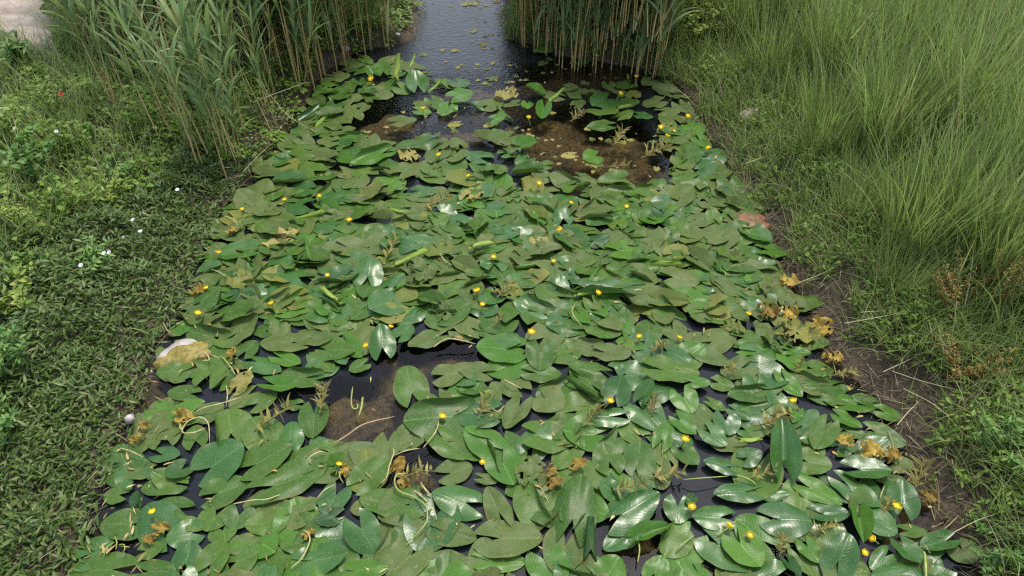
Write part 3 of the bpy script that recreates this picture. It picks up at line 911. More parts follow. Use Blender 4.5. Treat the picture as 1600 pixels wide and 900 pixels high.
# the rest of the mat, leaf by leaf wherever water would still show
MATPOLY = [(60, 1000), (112, 890), (185, 690), (232, 590), (265, 520), (300, 450), (340, 335), (395, 268), (446, 205), (500, 125), (560, 90), (640, 84), (1030, 118), (1072, 150), (1128, 238), (1190, 345),
           (1250, 470), (1305, 570), (1385, 650), (1440, 760), (1515, 880), (1570, 1000)]
tries = 0
nfill = 0
while tries < 60000 and nfill < 1400:
    tries += 1
    py = rng.uniform(95, 960) if rng.random() < 0.6 else rng.uniform(100, 500)
    px = rng.uniform(90, 1560)
    if not in_poly(np.array(px), np.array(py), MATPOLY) or blocked(np.array(px), np.array(py)):
        continue
    g = at(px, py)
    i, j = int((g[0] - GX0) / cell), int((g[1] - GY0) / cell)
    if not (0 <= i < GNX and 0 <= j < GNY):
        continue
    patch = cover[max(0, i - 2):i + 3, max(0, j - 2):j + 3]
    lim = 0.44 if py > 500 else 0.66 if py > 300 else 0.4
    if (py < 270 and 600 < px < 1030 and rng.random() < 0.8) or (py < 300 and rng.random() < 0.5):
        continue
    if (patch > 0).mean() > lim and rng.random() > (0.012 if py > 500 else 0.03):
        continue
    L = rng.uniform(0.13, 0.26) if py > 480 else rng.uniform(0.14, 0.25)
    a = rng.uniform(0, 2 * PI)
    if rng.random() < 0.35:
        a = rng.choice([0.0, PI]) + rng.normal(0, 0.5)
    d = np.array([math.cos(a), math.sin(a), 0])
    z0 = rng.uniform(0.003, 0.016) if py > 500 else rng.uniform(0.003, 0.03)
    dz = rng.normal(0, 0.008 if py > 500 else 0.011)
    tip, base = g + d * L / 2, g - d * L / 2
    q, _ = project(np.array([tip, base, g + np.array([-d[1], d[0], 0]) * L * .32, g - np.array([-d[1], d[0], 0]) * L * .32]))
    if (blocked(q[:, 0], q[:, 1]).sum() > (1 if rng.random() < 0.35 and 300 < py < 500 else 0)) or not in_poly(q[:, 0], q[:, 1], MATPOLY).all():
        continue
    tip[2], base[2] = z0 + dz, z0 - dz
    u = rng.random()
    edge = min(abs(px - np.interp(py, [100, 900], [480, 110])), abs(px - np.interp(py, [100, 900], [1060, 1530])))
    if u < (0.50 if edge < 60 or py < 230 else 0.20):
        tone = 'd'
    else:
        tone = rng.choice(['n', 'n', 'n', 'g', 'g', 'b', 'd'])
    u = rng.random()
    if rng.random() < 0.05:
        tone = 'y'
    kind = 'flat' if u < 0.40 else 'wavy' if u < 0.62 else 'dome' if u < 0.76 else 'cup' if u < 0.84 else 'lip' if u < 0.94 else 'fold'
    if kind == 'fold' and py > 500:
        kind = 'wavy'
    if rng.random() < 0.035:
        kind, tone = 'rag', rng.choice(['d', 'y', 't'])
    if py < 480 and rng.random() < 0.04:
        kind, tone = 'roll', rng.choice(['p', 'b'])
        L *= 0.8
    p = add_pad(tip, base, None, kind, tone, roll=rng.normal(0, 0.05 if py > 500 else 0.07), zmin=0.003 + rng.uniform(0, 0.004), extra={'src': 'f', 'px': (px, py)})
    c = pad_cells(p)
    cover[c[:, 0], c[:, 1]] += 1
    nfill += 1
print('lily pads: survey', sum(p['src'] == 's' for p in PADS), 'fill', nfill)

# the 300 that show largest are objects of their own, the rest is the mat between them
for p in PADS:
    q, _ = project(np.array([p['c'] + p['R'][:, 0] / 2, p['c'] - p['R'][:, 0] / 2, p['c'] + p['R'][:, 1] * .35, p['c'] - p['R'][:, 1] * .35]))
    a, b = q[0] - q[1], q[2] - q[3]
    p['area'] = abs(a[0] * b[1] - a[1] * b[0]) * (1.0 if p['src'] == 's' else 0.55)
    p['px'] = tuple(q[:2].mean(0))
    p['tipdir'] = a
    p['inframe'] = -20 < p['px'][0] < 1620 and -20 < p['px'][1] < 925
PADS.sort(key=lambda p: -p['area'] * p['inframe'])
SINGLE = PADS[:300]

TONE = {'y': 'yellowing', 't': 'tan decayed', 'o': 'orange', 'n': 'mid-green', 'g': 'glossy deep-green', 'b': 'fresh bright-green', 'd': 'dull olive', 'k': 'dark blue-green', 'p': 'pale yellow-green'}
FORM = {'rag': 'torn', 'flat': 'flat', 'wavy': 'wavy', 'cup': 'upcurved', 'dome': 'arched', 'fold': 'half-folded', 'lip': 'curled-edge', 'roll': 'rolled-up'}
LANDMARKS = [(290, 548, 'the mossy white rock'), (203, 655, 'the white pebble'), (305, 800, 'the dark pool by the left bank'), (545, 630, 'the brown algae patch'), (640, 735, 'the rotting orange heap'),
             (1090, 745, 'the navy pool'), (1302, 560, 'the orange curled leaf'), (1168, 348, 'the rusty mud'), (1365, 705, 'the row of orange leaves'), (1440, 745, 'the ragged leaf at the right bank'),
             (1000, 880, 'the bottom brown gap'), (860, 745, 'the yellow torn leaf'), (700, 545, 'the golden algae blotch'), (1399, 793, 'the largest yellow flower'), (953, 628, 'the flower amid the mat'),
             (691, 652, 'the flower on a large pad'), (620, 105, 'the upright pale cluster'), (850, 158, 'the upright clump in mid-channel'), (925, 230, 'the upper brown water'), (430, 655, 'the ragged yellow leaf'),
             (1210, 658, 'the tan rotten rosette'), (250, 825, 'the yellow sunken leaf'), (642, 402, 'the pale rolled pad'), (746, 456, 'the flower at mat centre'), (934, 458, 'the flower by a rolled pad'),
             (424, 476, 'the flower near the left bank'), (876, 359, 'the flower by a dark gap'), (1169, 492, 'the flower near the right bank'), (985, 762, 'the tan rotten clump'), (1138, 824, 'the paired flowers'),
             (530, 727, 'the flower on a bent stalk'), (830, 520, 'the flower over black water'), (686, 243, 'the flower below the open water'), (546, 345, 'the flower on the left of the mat'), (1240, 628, 'the flower among long pads'),
             (1053, 206, 'the three small flowers'), (842, 288, 'the flower under the brown water'), (342, 396, 'the flower at the left edge'), (1222, 850, 'the straw-coloured shreds'), (1107, 232, 'the flower at the far right edge')]


def compass(dx, dy):
    """where something lies or points in the photograph"""
    a = math.degrees(math.atan2(-dy, dx)) % 360
    return ['right', 'upper right', 'top', 'upper left', 'left', 'lower left', 'bottom', 'lower right'][int((a + 22.5) // 45) % 8]


REL = {'right': 'right of', 'left': 'left of', 'top': 'above', 'bottom': 'below', 'upper right': 'up-right of', 'upper left': 'up-left of', 'lower right': 'down-right of', 'lower left': 'down-left of'}


def pad_labels(items):
    """one label per pad: tone, form, where its tip points, beside what; size or reach added where two would read alike"""
    used = {}
    for p in items:
        x, y = p['px']
        lm = sorted(LANDMARKS, key=lambda l: (l[0] - x) ** 2 + ((l[1] - y) * 1.5) ** 2)
        tipw = compass(*p['tipdir'])
        size = 'large' if p['L'] > 0.30 else 'small' if p['L'] < 0.22 else 'medium'
        done = None
        for l in lm[:5]:
            d = math.hypot(l[0] - x, (l[1] - y) * 1.5)
            rel = REL[compass(x - l[0], y - l[1])]
            near = 'just ' if d < 50 else 'well ' if d > 130 else ''
            for lab in (f"{TONE[p['tone']]} {FORM[p['kind']]} pad, tip to {tipw}, {near}{rel} {l[2]}",
                        f"{size} {TONE[p['tone']]} {FORM[p['kind']]} pad, tip to {tipw}, {rel} {l[2]}"):
                if len(lab.replace('-', ' ').split()) <= 20 and len(lab.split()) <= 16 and lab not in used:
                    done = lab
                    break
            if done:
                break
        used[done] = 1
        p['label'] = done
    return items


pad_labels(SINGLE)
for p in SINGLE:
    me = PADV[p['kind']][p['vi']][0]
    o = link('lily_pad', me)
    o.matrix_world = Matrix.Translation(p['c']) @ Matrix(p['R'].tolist()).to_4x4()
    o.material_slots[0].link = 'OBJECT'
    o.material_slots[0].material = PAD[p['tone']]
    tag(o, p['label'], 'lily pad', 'yellow water-lily pads floating on the pond')

REST = PADS[300:]
tones = list(PAD)
Vs, Fs, LU, LV, TI, FM, n = [], [], [], [], [], [], 0
for p in REST:
    me, V, F, lu, lv = PADV[p['kind']][p['vi']]
    Vs.append(V @ p['R'].T + p['c'])
    Fs.append(F + n)
    n += len(V)
    LU.append(lu)
    LV.append(lv)
    TI.append(np.full(len(V), rng.random()))
    FM.append(np.full(len(F), tones.index(p['tone'])))
# small drowned scraps of leaf in the open upper water
_sn = Noise(70, 55)
for k in range(1300):
    px, py = rng.uniform(560, 1040), rng.uniform(-10, 300)
    if float(_sn(px, py * 2.2)) < 0.15:
        continue
    if not (in_poly(np.array(px), np.array(py), OPEN[0]) or in_poly(np.array(px), np.array(py), OPEN[1]) or in_poly(np.array(px), np.array(py), OPEN[2]) or in_poly(np.array(px), np.array(py), OPEN[3])):
        continue
    g = at(px, py)
    me, V, F, lu, lv = PADV['rag'][int(rng.integers(len(PADV['rag'])))]
    L = rng.uniform(0.02, 0.07) if rng.random() < 0.85 else rng.uniform(0.07, 0.13)
    a = rng.uniform(0, 2 * PI)
    R = np.array([[math.cos(a), -math.sin(a), 0], [math.sin(a), math.cos(a), 0], [0, 0, 0.15]]) * L
    W = V @ R.T + g
    W[:, 2] += 0.002 - W[:, 2].min()
    Vs.append(W)
    Fs.append(F + n)
    n += len(V)
    LU.append(lu)
    LV.append(lv)
    TI.append(np.full(len(V), rng.random()))
    FM.append(np.full(len(F), tones.index('d' if rng.random() < .5 else 't')))
me = mesh_np('lily_pad_mat', np.concatenate(Vs), np.concatenate(Fs), [PAD[t] for t in tones], True,
             {'lu': np.concatenate(LU), 'lv': np.concatenate(LV), 'tint': np.concatenate(TI)}, np.concatenate(FM))
o = link('lily_pad_mat', me, kind='stuff')
tag(o, 'smaller lily pads and drowned scraps filling the mat between the big pads', 'lily pads')

# ------------------------------------------------------------------ decaying leaves
DECAY = [  # px, py, length px, angle, tone, label
    (1302, 560, 44, 10, 'o', 'bright orange curled dead lily leaf at the right bank'), (1200, 486, 50, 0, 'o', 'orange dying leaf strip beside the flower near the right bank'),
    (1232, 490, 46, 10, 'o', 'yellow-orange limp leaf between green pads and right mud'), (1284, 510, 50, 40, 'o', 'ochre rotten leaf lying half on the right mud'),
    (1322, 688, 40, 160, 'o', 'yellow shredded leaf left of the row of orange leaves'), (1362, 702, 56, 5, 'o', 'large orange perforated leaf near the lower right bank'),
    (1392, 712, 40, 40, 'o', 'orange leaf end sticking out toward the right bank'), (1452, 776, 40, 10, 'o', 'golden sunken leaf in the water below the ragged right-bank leaf'),
    (250, 825, 44, 20, 'o', 'yellow sunken leaf in the dark pool at lower left'), (232, 843, 30, 170, 'o', 'small yellow leaf remnant under the yellow sunken leaf'),
    (214, 684, 40, 30, 'o', 'amber rotten leaf close below the white pebble'), (285, 650, 48, 0, 'o', 'amber leaf with a pale upturned corner near the looped stem'), (226, 664, 30, 160, 'o', 'orange-tan shred right of the white pebble'),
    (860, 738, 40, 80, 'o', 'yellow torn leaf standing between two green pads'), (866, 756, 44, 20, 'o', 'mustard ragged leaf just under the yellow torn leaf'), (903, 726, 42, 20, 'o', 'orange-brown curled leaf touching a large green pad'),
    (622, 728, 50, 60, 'o', 'orange rotting leaf under curved stems in the brown gap'), (650, 742, 60, 10, 't', 'olive-tan rotting leaf in the heap of curved stems'), (632, 750, 40, 110, 'o', 'brown-orange crumpled leaf low in the rotting heap'),
    (310, 453, 34, 0, 'o', 'orange leaf pieces by the left edge flower'), (362, 360, 26, 10, 'o', 'rusty curled leaf under the far left bank reeds'), (362, 551, 30, 60, 'o', 'brown-orange leaf tip beside the mossy white rock'),
    (538, 735, 30, 70, 'o', 'amber shrivelled leaf hanging at the bent flower stalk'), (482, 835, 36, 30, 'o', 'rust-coloured leaf stub by a curved pale stem'),
    (1210, 656, 62, 20, 't', 'tan rotten rosette of leaf ribs among right-hand pads'), (1438, 744, 56, 70, 't', 'ragged straw-yellow leaf at the lower right bank'), (1288, 826, 44, 20, 't', 'ragged yellow-tan leaf behind the big glossy bottom pad'),
    (1222, 850, 40, 80, 't', 'straw-coloured leaf shreds beside the brown gap'), (1192, 742, 44, 15, 't', 'tan crumpled leaf next to a pale rolled petiole'), (1044, 742, 56, 10, 't', 'bleached shredded leaf at the edge of the navy pool'),
    (985, 762, 54, 10, 't', 'tan rotten clump between two glossy pads'), (430, 655, 76, 30, 't', 'long ragged yellow-green leaf on the brown algae'), (505, 622, 50, 80, 't', 'jagged yellow-green leaf above the oval pad'),
    (1250, 572, 26, 60, 't', 'small tan star-shaped leaf remnant right of centre'), (1318, 585, 44, 10, 't', 'greenish torn leaf under the orange curled leaf'), (1140, 578, 30, 20, 't', 'tan shredded leaf on a dark gap right of centre'),
    (685, 318, 44, 20, 't', 'straw tangle of leaf ribs in the upper mat'), (967, 216, 26, 60, 't', 'pale star-shaped leaf remnant in the upper brown water'), (1026, 240, 56, 20, 't', 'pale ragged leaf on the right side of the upper brown water'),
    (967, 262, 34, 0, 't', 'torn pale leaf at the foot of the upper brown water'), (905, 183, 30, 30, 't', 'ragged olive leaf by the upright clump in mid-channel'), (752, 633, 46, 80, 't', 'eaten olive leaf beside two black gaps'),
    (790, 455, 34, 40, 't', 'tan leaf shreds right of the flower at mat centre'), (612, 390, 40, 60, 't', 'straw-coloured torn leaf left of the pale rolled pad'), (1030, 545, 40, 20, 't', 'tan broken leaf under two small flowers'),
    (780, 500, 26, 50, 't', 'pale shrivelled leaf over a dark gap'), (1235, 440, 50, 0, 'o', 'orange scum-like leaf along the right pads'), (1020, 632, 40, 80, 't', 'brown-tipped torn leaf beside a white-shining pad'),
    (925, 650, 44, 50, 't', 'tan-edged ragged leaf left of the flower amid the mat'), (1385, 790, 30, 60, 't', 'yellow-brown leaf scrap under the largest yellow flower'),
]
for (px, py, lp, ang, tone, lab) in DECAY:
    a = math.radians(ang)
    lp *= 0.72 if tone == 'o' else 1.0
    z0 = rng.uniform(0.03, 0.045)
    t0 = at(px + math.cos(a) * lp / 2, py - math.sin(a) * lp / 2, z0 + 0.015)
    b0 = at(px - math.cos(a) * lp / 2, py + math.sin(a) * lp / 2, z0)
    L = np.linalg.norm(t0 - b0)
    if L > 0.26:
        c = (t0 + b0) / 2
        t0, b0 = c + (t0 - c) * 0.26 / L, c + (b0 - c) * 0.26 / L
    n0 = len(PADS)
    vk = 'shred' if tone == 't' else 'rag'
    p = add_pad(t0, b0, None, vk, tone, roll=rng.normal(0, 0.25), zmin=0.012)
    PADS.pop()
    o = link('dead_leaf', PADV[vk][p['vi']][0])
    o.matrix_world = Matrix.Translation(p['c']) @ Matrix((p['R'] * np.array([1, 1, 1.9])[None]).tolist()).to_4x4()
    o.material_slots[0].link = 'OBJECT'
    o.material_slots[0].material = PAD[tone]
    tag(o, lab, 'dead leaf', 'decaying lily leaves')

# fine tan debris caught between the pads
DB = Buf()
rd = np.random.default_rng(900)
pp = np.stack([rd.uniform(100, 1540, 2600), rd.uniform(110, 930, 2600)], -1)
pp = pp[in_poly(pp[:, 0], pp[:, 1], MATPOLY)]
edge_ = np.minimum(np.abs(pp[:, 0] - np.interp(pp[:, 1], [100, 900], [480, 110])), np.abs(pp[:, 0] - np.interp(pp[:, 1], [100, 900], [1060, 1530])))
_dn = Noise(180, 91)
pp = pp[(edge_ < 70) | (_dn(pp[:, 0], pp[:, 1] * 1.4) > 0.35)][:900]
root = np.array([at(a_, b_, 0.012 + 0.03 * rd.random()) for a_, b_ in pp])
n = len(root)
V, F, T, A = blades(root, rd.uniform(0, 2 * PI, n), rd.uniform(0.9, 1.6, n), rd.uniform(-0.2, 0.9, n), rd.uniform(0.012, 0.05, n), rd.uniform(0.004, 0.016, n), rd.random(n), 4, rd.normal(0, 0.7, n), belly=0.4)
V[:, 2] = np.maximum(V[:, 2], 0.006)
M_DEBRIS = veg_material('leaf_debris', [(0.0, (0.13, 0.10, 0.03)), (0.4, (0.30, 0.24, 0.08)), (0.8, (0.44, 0.36, 0.15)), (1.0, (0.40, 0.20, 0.05))], rough=0.6, transl=0.1, tcol=(0.4, 0.3, 0.1))
DB.add(V, F, tint=T * 0.99, along=A)
tag(link('leaf_debris', DB.mesh('leaf_debris', [M_DEBRIS]), kind='stuff'), 'fine tan and yellow plant debris caught between the lily pads', 'plant debris')

# ------------------------------------------------------------------ flowers
def flower_cup(r):
    n, m = 30, 9
    V = []
    ph = r.uniform(0, 6.28)
    for i in range(m):
        t = i / (m - 1)
        rad = 0.20 + 0.83 * math.sin(min(t * 1.25, 1.0) * PI / 2) - 0.16 * max(0, t - 0.75) / 0.25
        for j in range(n):
            a = j / n * 2 * PI
            lobe = abs(math.sin(2.5 * a + ph))
            rr = rad * (1 + 0.06 * t * math.cos(5 * a + 2 * ph + PI))
            zz = 1.25 * t * (0.72 + 0.28 * lobe ** 0.7 if t > 0.6 else 1) - 0.1
            V.append((rr * math.cos(a), rr * math.sin(a), zz))
    F = [(i * n + j, i * n + (j + 1) % n, (i + 1) * n + (j + 1) % n, (i + 1) * n + j) for i in range(m - 1) for j in range(n)]
    return np.array(V), np.array(F)


def disc_mesh():
    n = 16
    V, F = [], []
    prof = [(0.40, 0.1), (0.48, 0.55), (0.62, 0.74), (0.52, 0.82), (0.22, 0.74)]
    for r_, z in prof:
        for j in range(n):
            a = j / n * 2 * PI
            k = 1 + 0.08 * (j % 2)
            V.append((r_ * k * math.cos(a), r_ * k * math.sin(a), z))
    F = [(i * n + j, i * n + (j + 1) % n, (i + 1) * n + (j + 1) % n, (i + 1) * n + j) for i in range(len(prof) - 1) for j in range(n)]
    F += [(4 * n, 4 * n + 2 * j + 1, 4 * n + 2 * j + 2, 4 * n + (2 * j + 3) % n) for j in range(7)]
    return np.array(V), np.array(F)


CUPS = [mesh_np('flower_cup', *flower_cup(_r), [M_PETAL]) for _ in range(4)]
DISC = mesh_np('flower_disc', *disc_mesh(), [M_DISC])
tv, tf, _ = tube(smooth_path([(0.9, 0.2, -3.2), (0.5, 0.1, -1.8), (0.12, 0, -0.6), (0, 0, 0)]), 0.2, 7)
FSTALK = mesh_np('flower_stalk', tv, tf, [M_PED])
FLOWERS = [  # px, py, diameter px, label
    (546, 345, 9, 'yellow flower on the left of the mat over a black gap'), (771, 403, 9, 'yellow flower right of the pale rolled pad'), (865, 409, 7, 'small pale yellow bud amid crowded pads'), (876, 359, 9, 'yellow flower by a dark gap in the upper mat'),
    (746, 456, 11, 'round yellow flower at the centre of the mat'), (754, 477, 9, 'yellow flower just below the one at mat centre'), (830, 520, 12, 'golden flower standing over black water'), (934, 458, 10, 'yellow flower beside a pale rolled pad'),
    (999, 527, 9, 'yellow flower on a heart-shaped pad right of centre'), (1061, 529, 9, 'orange-yellow flower above a rotten tan leaf'), (979, 324, 8, 'small yellow flower on upper right pads'), (892, 318, 7, 'small yellow flower behind a raised blue-green pad'),
    (610, 512, 8, 'cream-yellow bud right of a tall glossy pad'), (572, 540, 8, 'yellow bud left of a tall glossy pad'), (379, 328, 7, 'small yellow bud by the reeds at the left edge'), (342, 396, 8, 'yellow flower at the left edge of the mat'),
    (323, 451, 8, 'yellow flower near orange leaf pieces on the left edge'), (309, 491, 11, 'yellow flower above the mossy white rock'), (424, 476, 9, 'yellow flower with a brownish centre near the left bank'), (512, 431, 8, 'yellow flower between glossy pads left of centre'),
    (499, 307, 6, 'tiny yellow bud high on the left of the mat'), (445, 313, 6, 'tiny yellow bud close to the left reeds'), (661, 172, 9, 'pale yellow flower by the upright pale cluster'), (826, 185, 8, 'yellow flower below the upright clump in mid-channel'),
    (686, 243, 8, 'yellow flower below the open water'), (732, 276, 7, 'small orange-yellow flower in the upper mat'), (842, 288, 9, 'golden flower under the upper brown water'), (969, 147, 8, 'orange-yellow flower beside a glossy pad below the far reeds'),
    (1032, 200, 9, 'yellow flower, largest of three at the far right edge'), (1042, 214, 8, 'orange flower, lowest of three at the far right edge'), (1053, 206, 6, 'small flower, outermost of three at the far right edge'), (895, 91, 7, 'yellow bud at the foot of the far reeds'),
    (932, 88, 6, 'tiny yellow bud among the far right reed stalks'), (994, 121, 7, 'yellow bud on pads near the far reeds end'), (580, 124, 9, 'yellow-orange flower under upright pads at far left'), (1074, 183, 9, 'yellow flower touching the far right bank'),
    (1107, 232, 8, 'orange flower on the far right pads'), (1169, 492, 9, 'yellow flower in a dark gap near the right bank'), (1240, 628, 11, 'yellow flower among long narrow pads'), (1070, 688, 13, 'bright yellow flower left of the raised white-shining pad'),
    (1081, 793, 13, 'yellow flower at the foot of the navy pool'), (1138, 824, 13, 'bright flower, bigger of a pair on a large pad'), (1171, 837, 10, 'small flower, lesser of a pair beside a large pad'), (1399, 793, 15, 'largest yellow flower, on a round glossy pad'),
    (1364, 842, 11, 'orange flower seen sideways behind the bottom pads'), (1350, 864, 9, 'reddish orange flower sunk in a black gap'), (953, 628, 12, 'bright yellow flower on a round glossy pad amid the mat'), (691, 652, 12, 'yellow flower on a bent stalk lying across a large pad'),
    (754, 723, 9, 'yellow flower beside an ochre leaf scrap'), (239, 801, 11, 'yellow flower at the tip of a big pad at lower left'), (530, 727, 9, 'small withered yellow flower on an upright stalk'),
]
for k, (px, py, dp, lab) in enumerate(FLOWERS):
    z = rng.uniform(0.05, 0.075)
    c = at(px, py, z)
    sc_ = (py + 530) * math.cos(PITCH) / H * (H / (H - z))
    rad = max(dp / sc_ / 2, 0.014) * 0.95
    e = empty('water_lily_flower', c, rng.uniform(0, 6.28))
    e.rotation_euler = (rng.normal(0, 0.3), rng.normal(0, 0.3), rng.uniform(0, 6.28))
    e.scale = (rad, rad, rad)
    link('sepal_cup', CUPS[k % 4], e)
    link('stigma_disc', DISC, e)
    link('stalk', FSTALK, e)
    tag(e, lab, 'flower', 'yellow water-lily flowers')

# ------------------------------------------------------------------ bare stems lying on the mat
def tpts(t, pts, z0=0.03):
    ox, oy, sc = TILE[t]
    return [(ox + x / sc, oy + y / sc) for x, y in pts]


STEMS = [
    (tpts('E', [(640, 640), (720, 605), (820, 580), (970, 535)]), 5.5, M_TAN, 'pale straight flower stem above the looped stem'),
    (tpts('E', [(715, 750), (640, 780), (570, 785), (555, 760), (600, 700), (680, 675), (735, 720), (745, 850)]), 6, M_TAN, 'pale stem bent in a wide loop over a round pad'),
    (tpts('E', [(860, 455), (868, 520), (860, 600)]), 5, M_TAN, 'short upright pale stem in the gap right of the heart-shaped pad'),
    (tpts('A', [(1265, 388), (1400, 362), (1500, 355), (1610, 315)]), 5, M_TAN, 'long pale pinkish stem lying over two pads at lower left'),
    (tpts('B', [(205, 110), (192, 70), (250, 30), (315, 30)]), 5.5, M_TAN, 'hooked pale stem beside the bright folded pad'),
    (tpts('B', [(65, 835), (140, 765), (195, 650), (182, 590), (150, 570)]), 6.5, M_TAN, 'curved yellowish stem across the glossy bottom-left pad'),
    (tpts('B', [(245, 352), (300, 290), (380, 250)]), 5.5, M_TAN, 'short pale stem below the withered flower'),
    (tpts('B', [(425, 130), (402, 190), (430, 245)]), 5.5, M_GSTEM, 'upright yellow-green stalk under the withered flower'),
    (tpts('B', [(690, 245), (730, 200), (750, 120), (780, 30), (770, 0)]), 6, M_TAN, 'pale stem bowing down the left side of the rotting heap'),
    (tpts('B', [(790, 50), (860, 20), (960, 2)]), 6, M_TAN, 'pale stem crossing the top of the rotting heap'),
    (tpts('F', [(630, 885), (690, 810), (722, 760), (738, 700)]), 5.5, M_TAN, 'greyish stalk running up to the flower on a large pad'),
    (tpts('B', [(885, 185), (805, 182), (785, 240), (820, 300), (920, 340), (1000, 400), (1012, 480), (990, 540), (868, 670)]), 6.5, M_GSTEM, 'long S-shaped green-yellow stem below the rotting heap'),
    (tpts('B', [(905, 285), (1000, 360), (1060, 440), (1076, 500)]), 6, M_TAN, 'tan stem running parallel beside the long S-shaped stem'),
    (tpts('B', [(965, 240), (1000, 290), (1040, 335)]), 8, M_TAN, 'thick whitish stem stub at the right of the rotting heap'),
    (tpts('C', [(868, 620), (886, 700), (872, 795)]), 7, M_GSTEM, 'yellow stem dipping into the bottom brown gap'),
    (tpts('C', [(1140, 718), (1180, 670), (1268, 605)]), 6, M_GSTEM, 'pale green stem along a curled pad by the bottom brown gap'),
    (tpts('C', [(1190, 220), (1300, 210), (1500, 196)]), 5, M_GSTEM, 'green stem drifting across the navy pool'),
    (tpts('F', [(700, 188), (780, 135), (860, 135), (990, 165)]), 6, M_TAN, 'pale bowed stem over the golden algae blotch'),
    (tpts('F', [(138, 465), (128, 560), (140, 612), (170, 612), (172, 585), (152, 590)]), 6, M_GSTEM, 'yellow stem curled like a hook on the brown algae'),
    (tpts('F', [(208, 535), (200, 600), (180, 668)]), 10, M_GSTEM, 'thick pale bud-like stem on the brown algae'),
    (tpts('F', [(0, 862), (100, 800), (220, 722), (430, 670)]), 7, M_STICK, 'brown stick lying across the brown algae patch'),
    (tpts('F', [(1190, 415), (1240, 440), (1312, 480)]), 5.5, M_TAN, 'short pale stem right of two olive pads'),
    (tpts('F', [(1108, 618), (1150, 635), (1192, 592)]), 5.5, M_TAN, 'small hooked pale stem over a dull pad'),
    (tpts('E', [(650, 272), (668, 240), (712, 225), (742, 275), (690, 285)]), 5.5, M_TAN, 'kinked pale stem beside the mossy white rock'),
    (tpts('E', [(825, 250), (880, 310), (925, 382)]), 5.5, M_GSTEM, 'green-yellow stem right of the heart-shaped pad'),
    (tpts('L', [(1050, 112), (1092, 128), (1118, 165)]), 4, M_TAN, 'hooked pale stem by the reeds at the left edge'),
    (tpts('L', [(988, 362), (1025, 375), (1060, 397)]), 3.5, M_TAN, 'short straw stem near the left edge pads'),
    (tpts('L', [(765, 610), (785, 650), (822, 672)]), 3, M_STICK, 'reddish thin stem between the left bank and a pale green pad'),
    (tpts('M', [(1092, 525), (1078, 560), (1100, 600), (1125, 625)]), 3.5, M_TAN, 'pale stem outlining an oval pad right of centre'),
    (tpts('M', [(455, 280), (480, 318), (520, 345)]), 3.5, M_TAN, 'thin tan stem beside a dark round gap'),
    (tpts('D', [(1262, 720), (1272, 800), (1275, 920)]), 13, M_GSTEM, 'thick light-green leaf stalk at the lower right corner'),
    (tpts('D', [(-40, 190), (40, 215), (100, 255)]), 9, M_GSTEM, 'thick bright-green stalk beside the raised dark pad'),
    (tpts('D', [(955, 350), (968, 310), (985, 265)]), 5, M_TAN, 'white thin stem left of the round glossy pad'),
    (tpts('D', [(1390, 572), (1450, 520), (1505, 465)]), 6, M_STICK, 'orange-brown stem at the lower right water edge'),
    (tpts('F', [(262, 0), (280, 30)]), 7, M_GSTEM, 'bright-green stalk above the tall glossy pad'),
    (tpts('A', [(440, 615), (455, 650), (450, 705)]), 4.5, M_GSTEM, 'arched olive stem above the big lower-left corner pad'),
    (tpts('A', [(470, 672), (505, 672), (510, 705), (490, 735)]), 4, M_GSTEM, 'small olive hooked stem over the lower-left pads'),
    (tpts('A', [(365, 750), (385, 690), (440, 655)]), 4, M_GSTEM, 'olive stem rising from the lower-left corner pad'),
    (tpts('A', [(480, 0), (560, 25), (640, 65)]), 5, M_TAN, 'pale stem lying on the left bank mud'),
]
for pts, dpx, mat, lab in STEMS:
    m = len(pts)
    W = []
    for k, (px, py) in enumerate(pts):
        z = 0.055 - 0.02 * (k in (0, m - 1)) + rng.uniform(-0.004, 0.006)
        W.append(at(px, py, z))
    W = np.array(W)
    sc_ = (pts[0][1] + 530) * math.cos(PITCH) / H
    r0 = min(max(dpx / 4.44 / sc_ * 0.8, 0.0027), 0.009)
    P = smooth_path(W, 6)
    V, F, tt = tube(P, r0 * np.interp(np.linspace(0, 1, len(P)), [0, 0.06, 0.9, 1], [0.5, 1, 0.85, 0.3]), 7)
    o = link('bare_stem', mesh_np('bare_stem', V, F, [mat]))
    tag(o, lab, 'stem', 'bare stems lying on the lily mat')

# ------------------------------------------------------------------ rocks
def rock_mesh(name, size, seed, mat, sub=3):
    import bmesh
    bm = bmesh.new()
    bmesh.ops.create_icosphere(bm, subdivisions=sub, radius=1)
    a, b, c = Noise(1.3, seed), Noise(0.6, seed + 1), Noise(1.0, seed + 2)
    for v in bm.verts:
        x, y, z = v.co
        k = 1 + 0.18 * float(a(x + 0.7 * z, y)) + 0.07 * float(b(x, z + y)) + 0.06 * float(c(z, y))
        v.co = Vector((x * size[0], y * size[1], z * size[2])) * k
    me = bpy.data.meshes.new(name)
    bm.to_mesh(me)
    bm.free()
    me.materials.append(mat)
    for p_ in me.polygons:
        p_.use_smooth = True
    return me


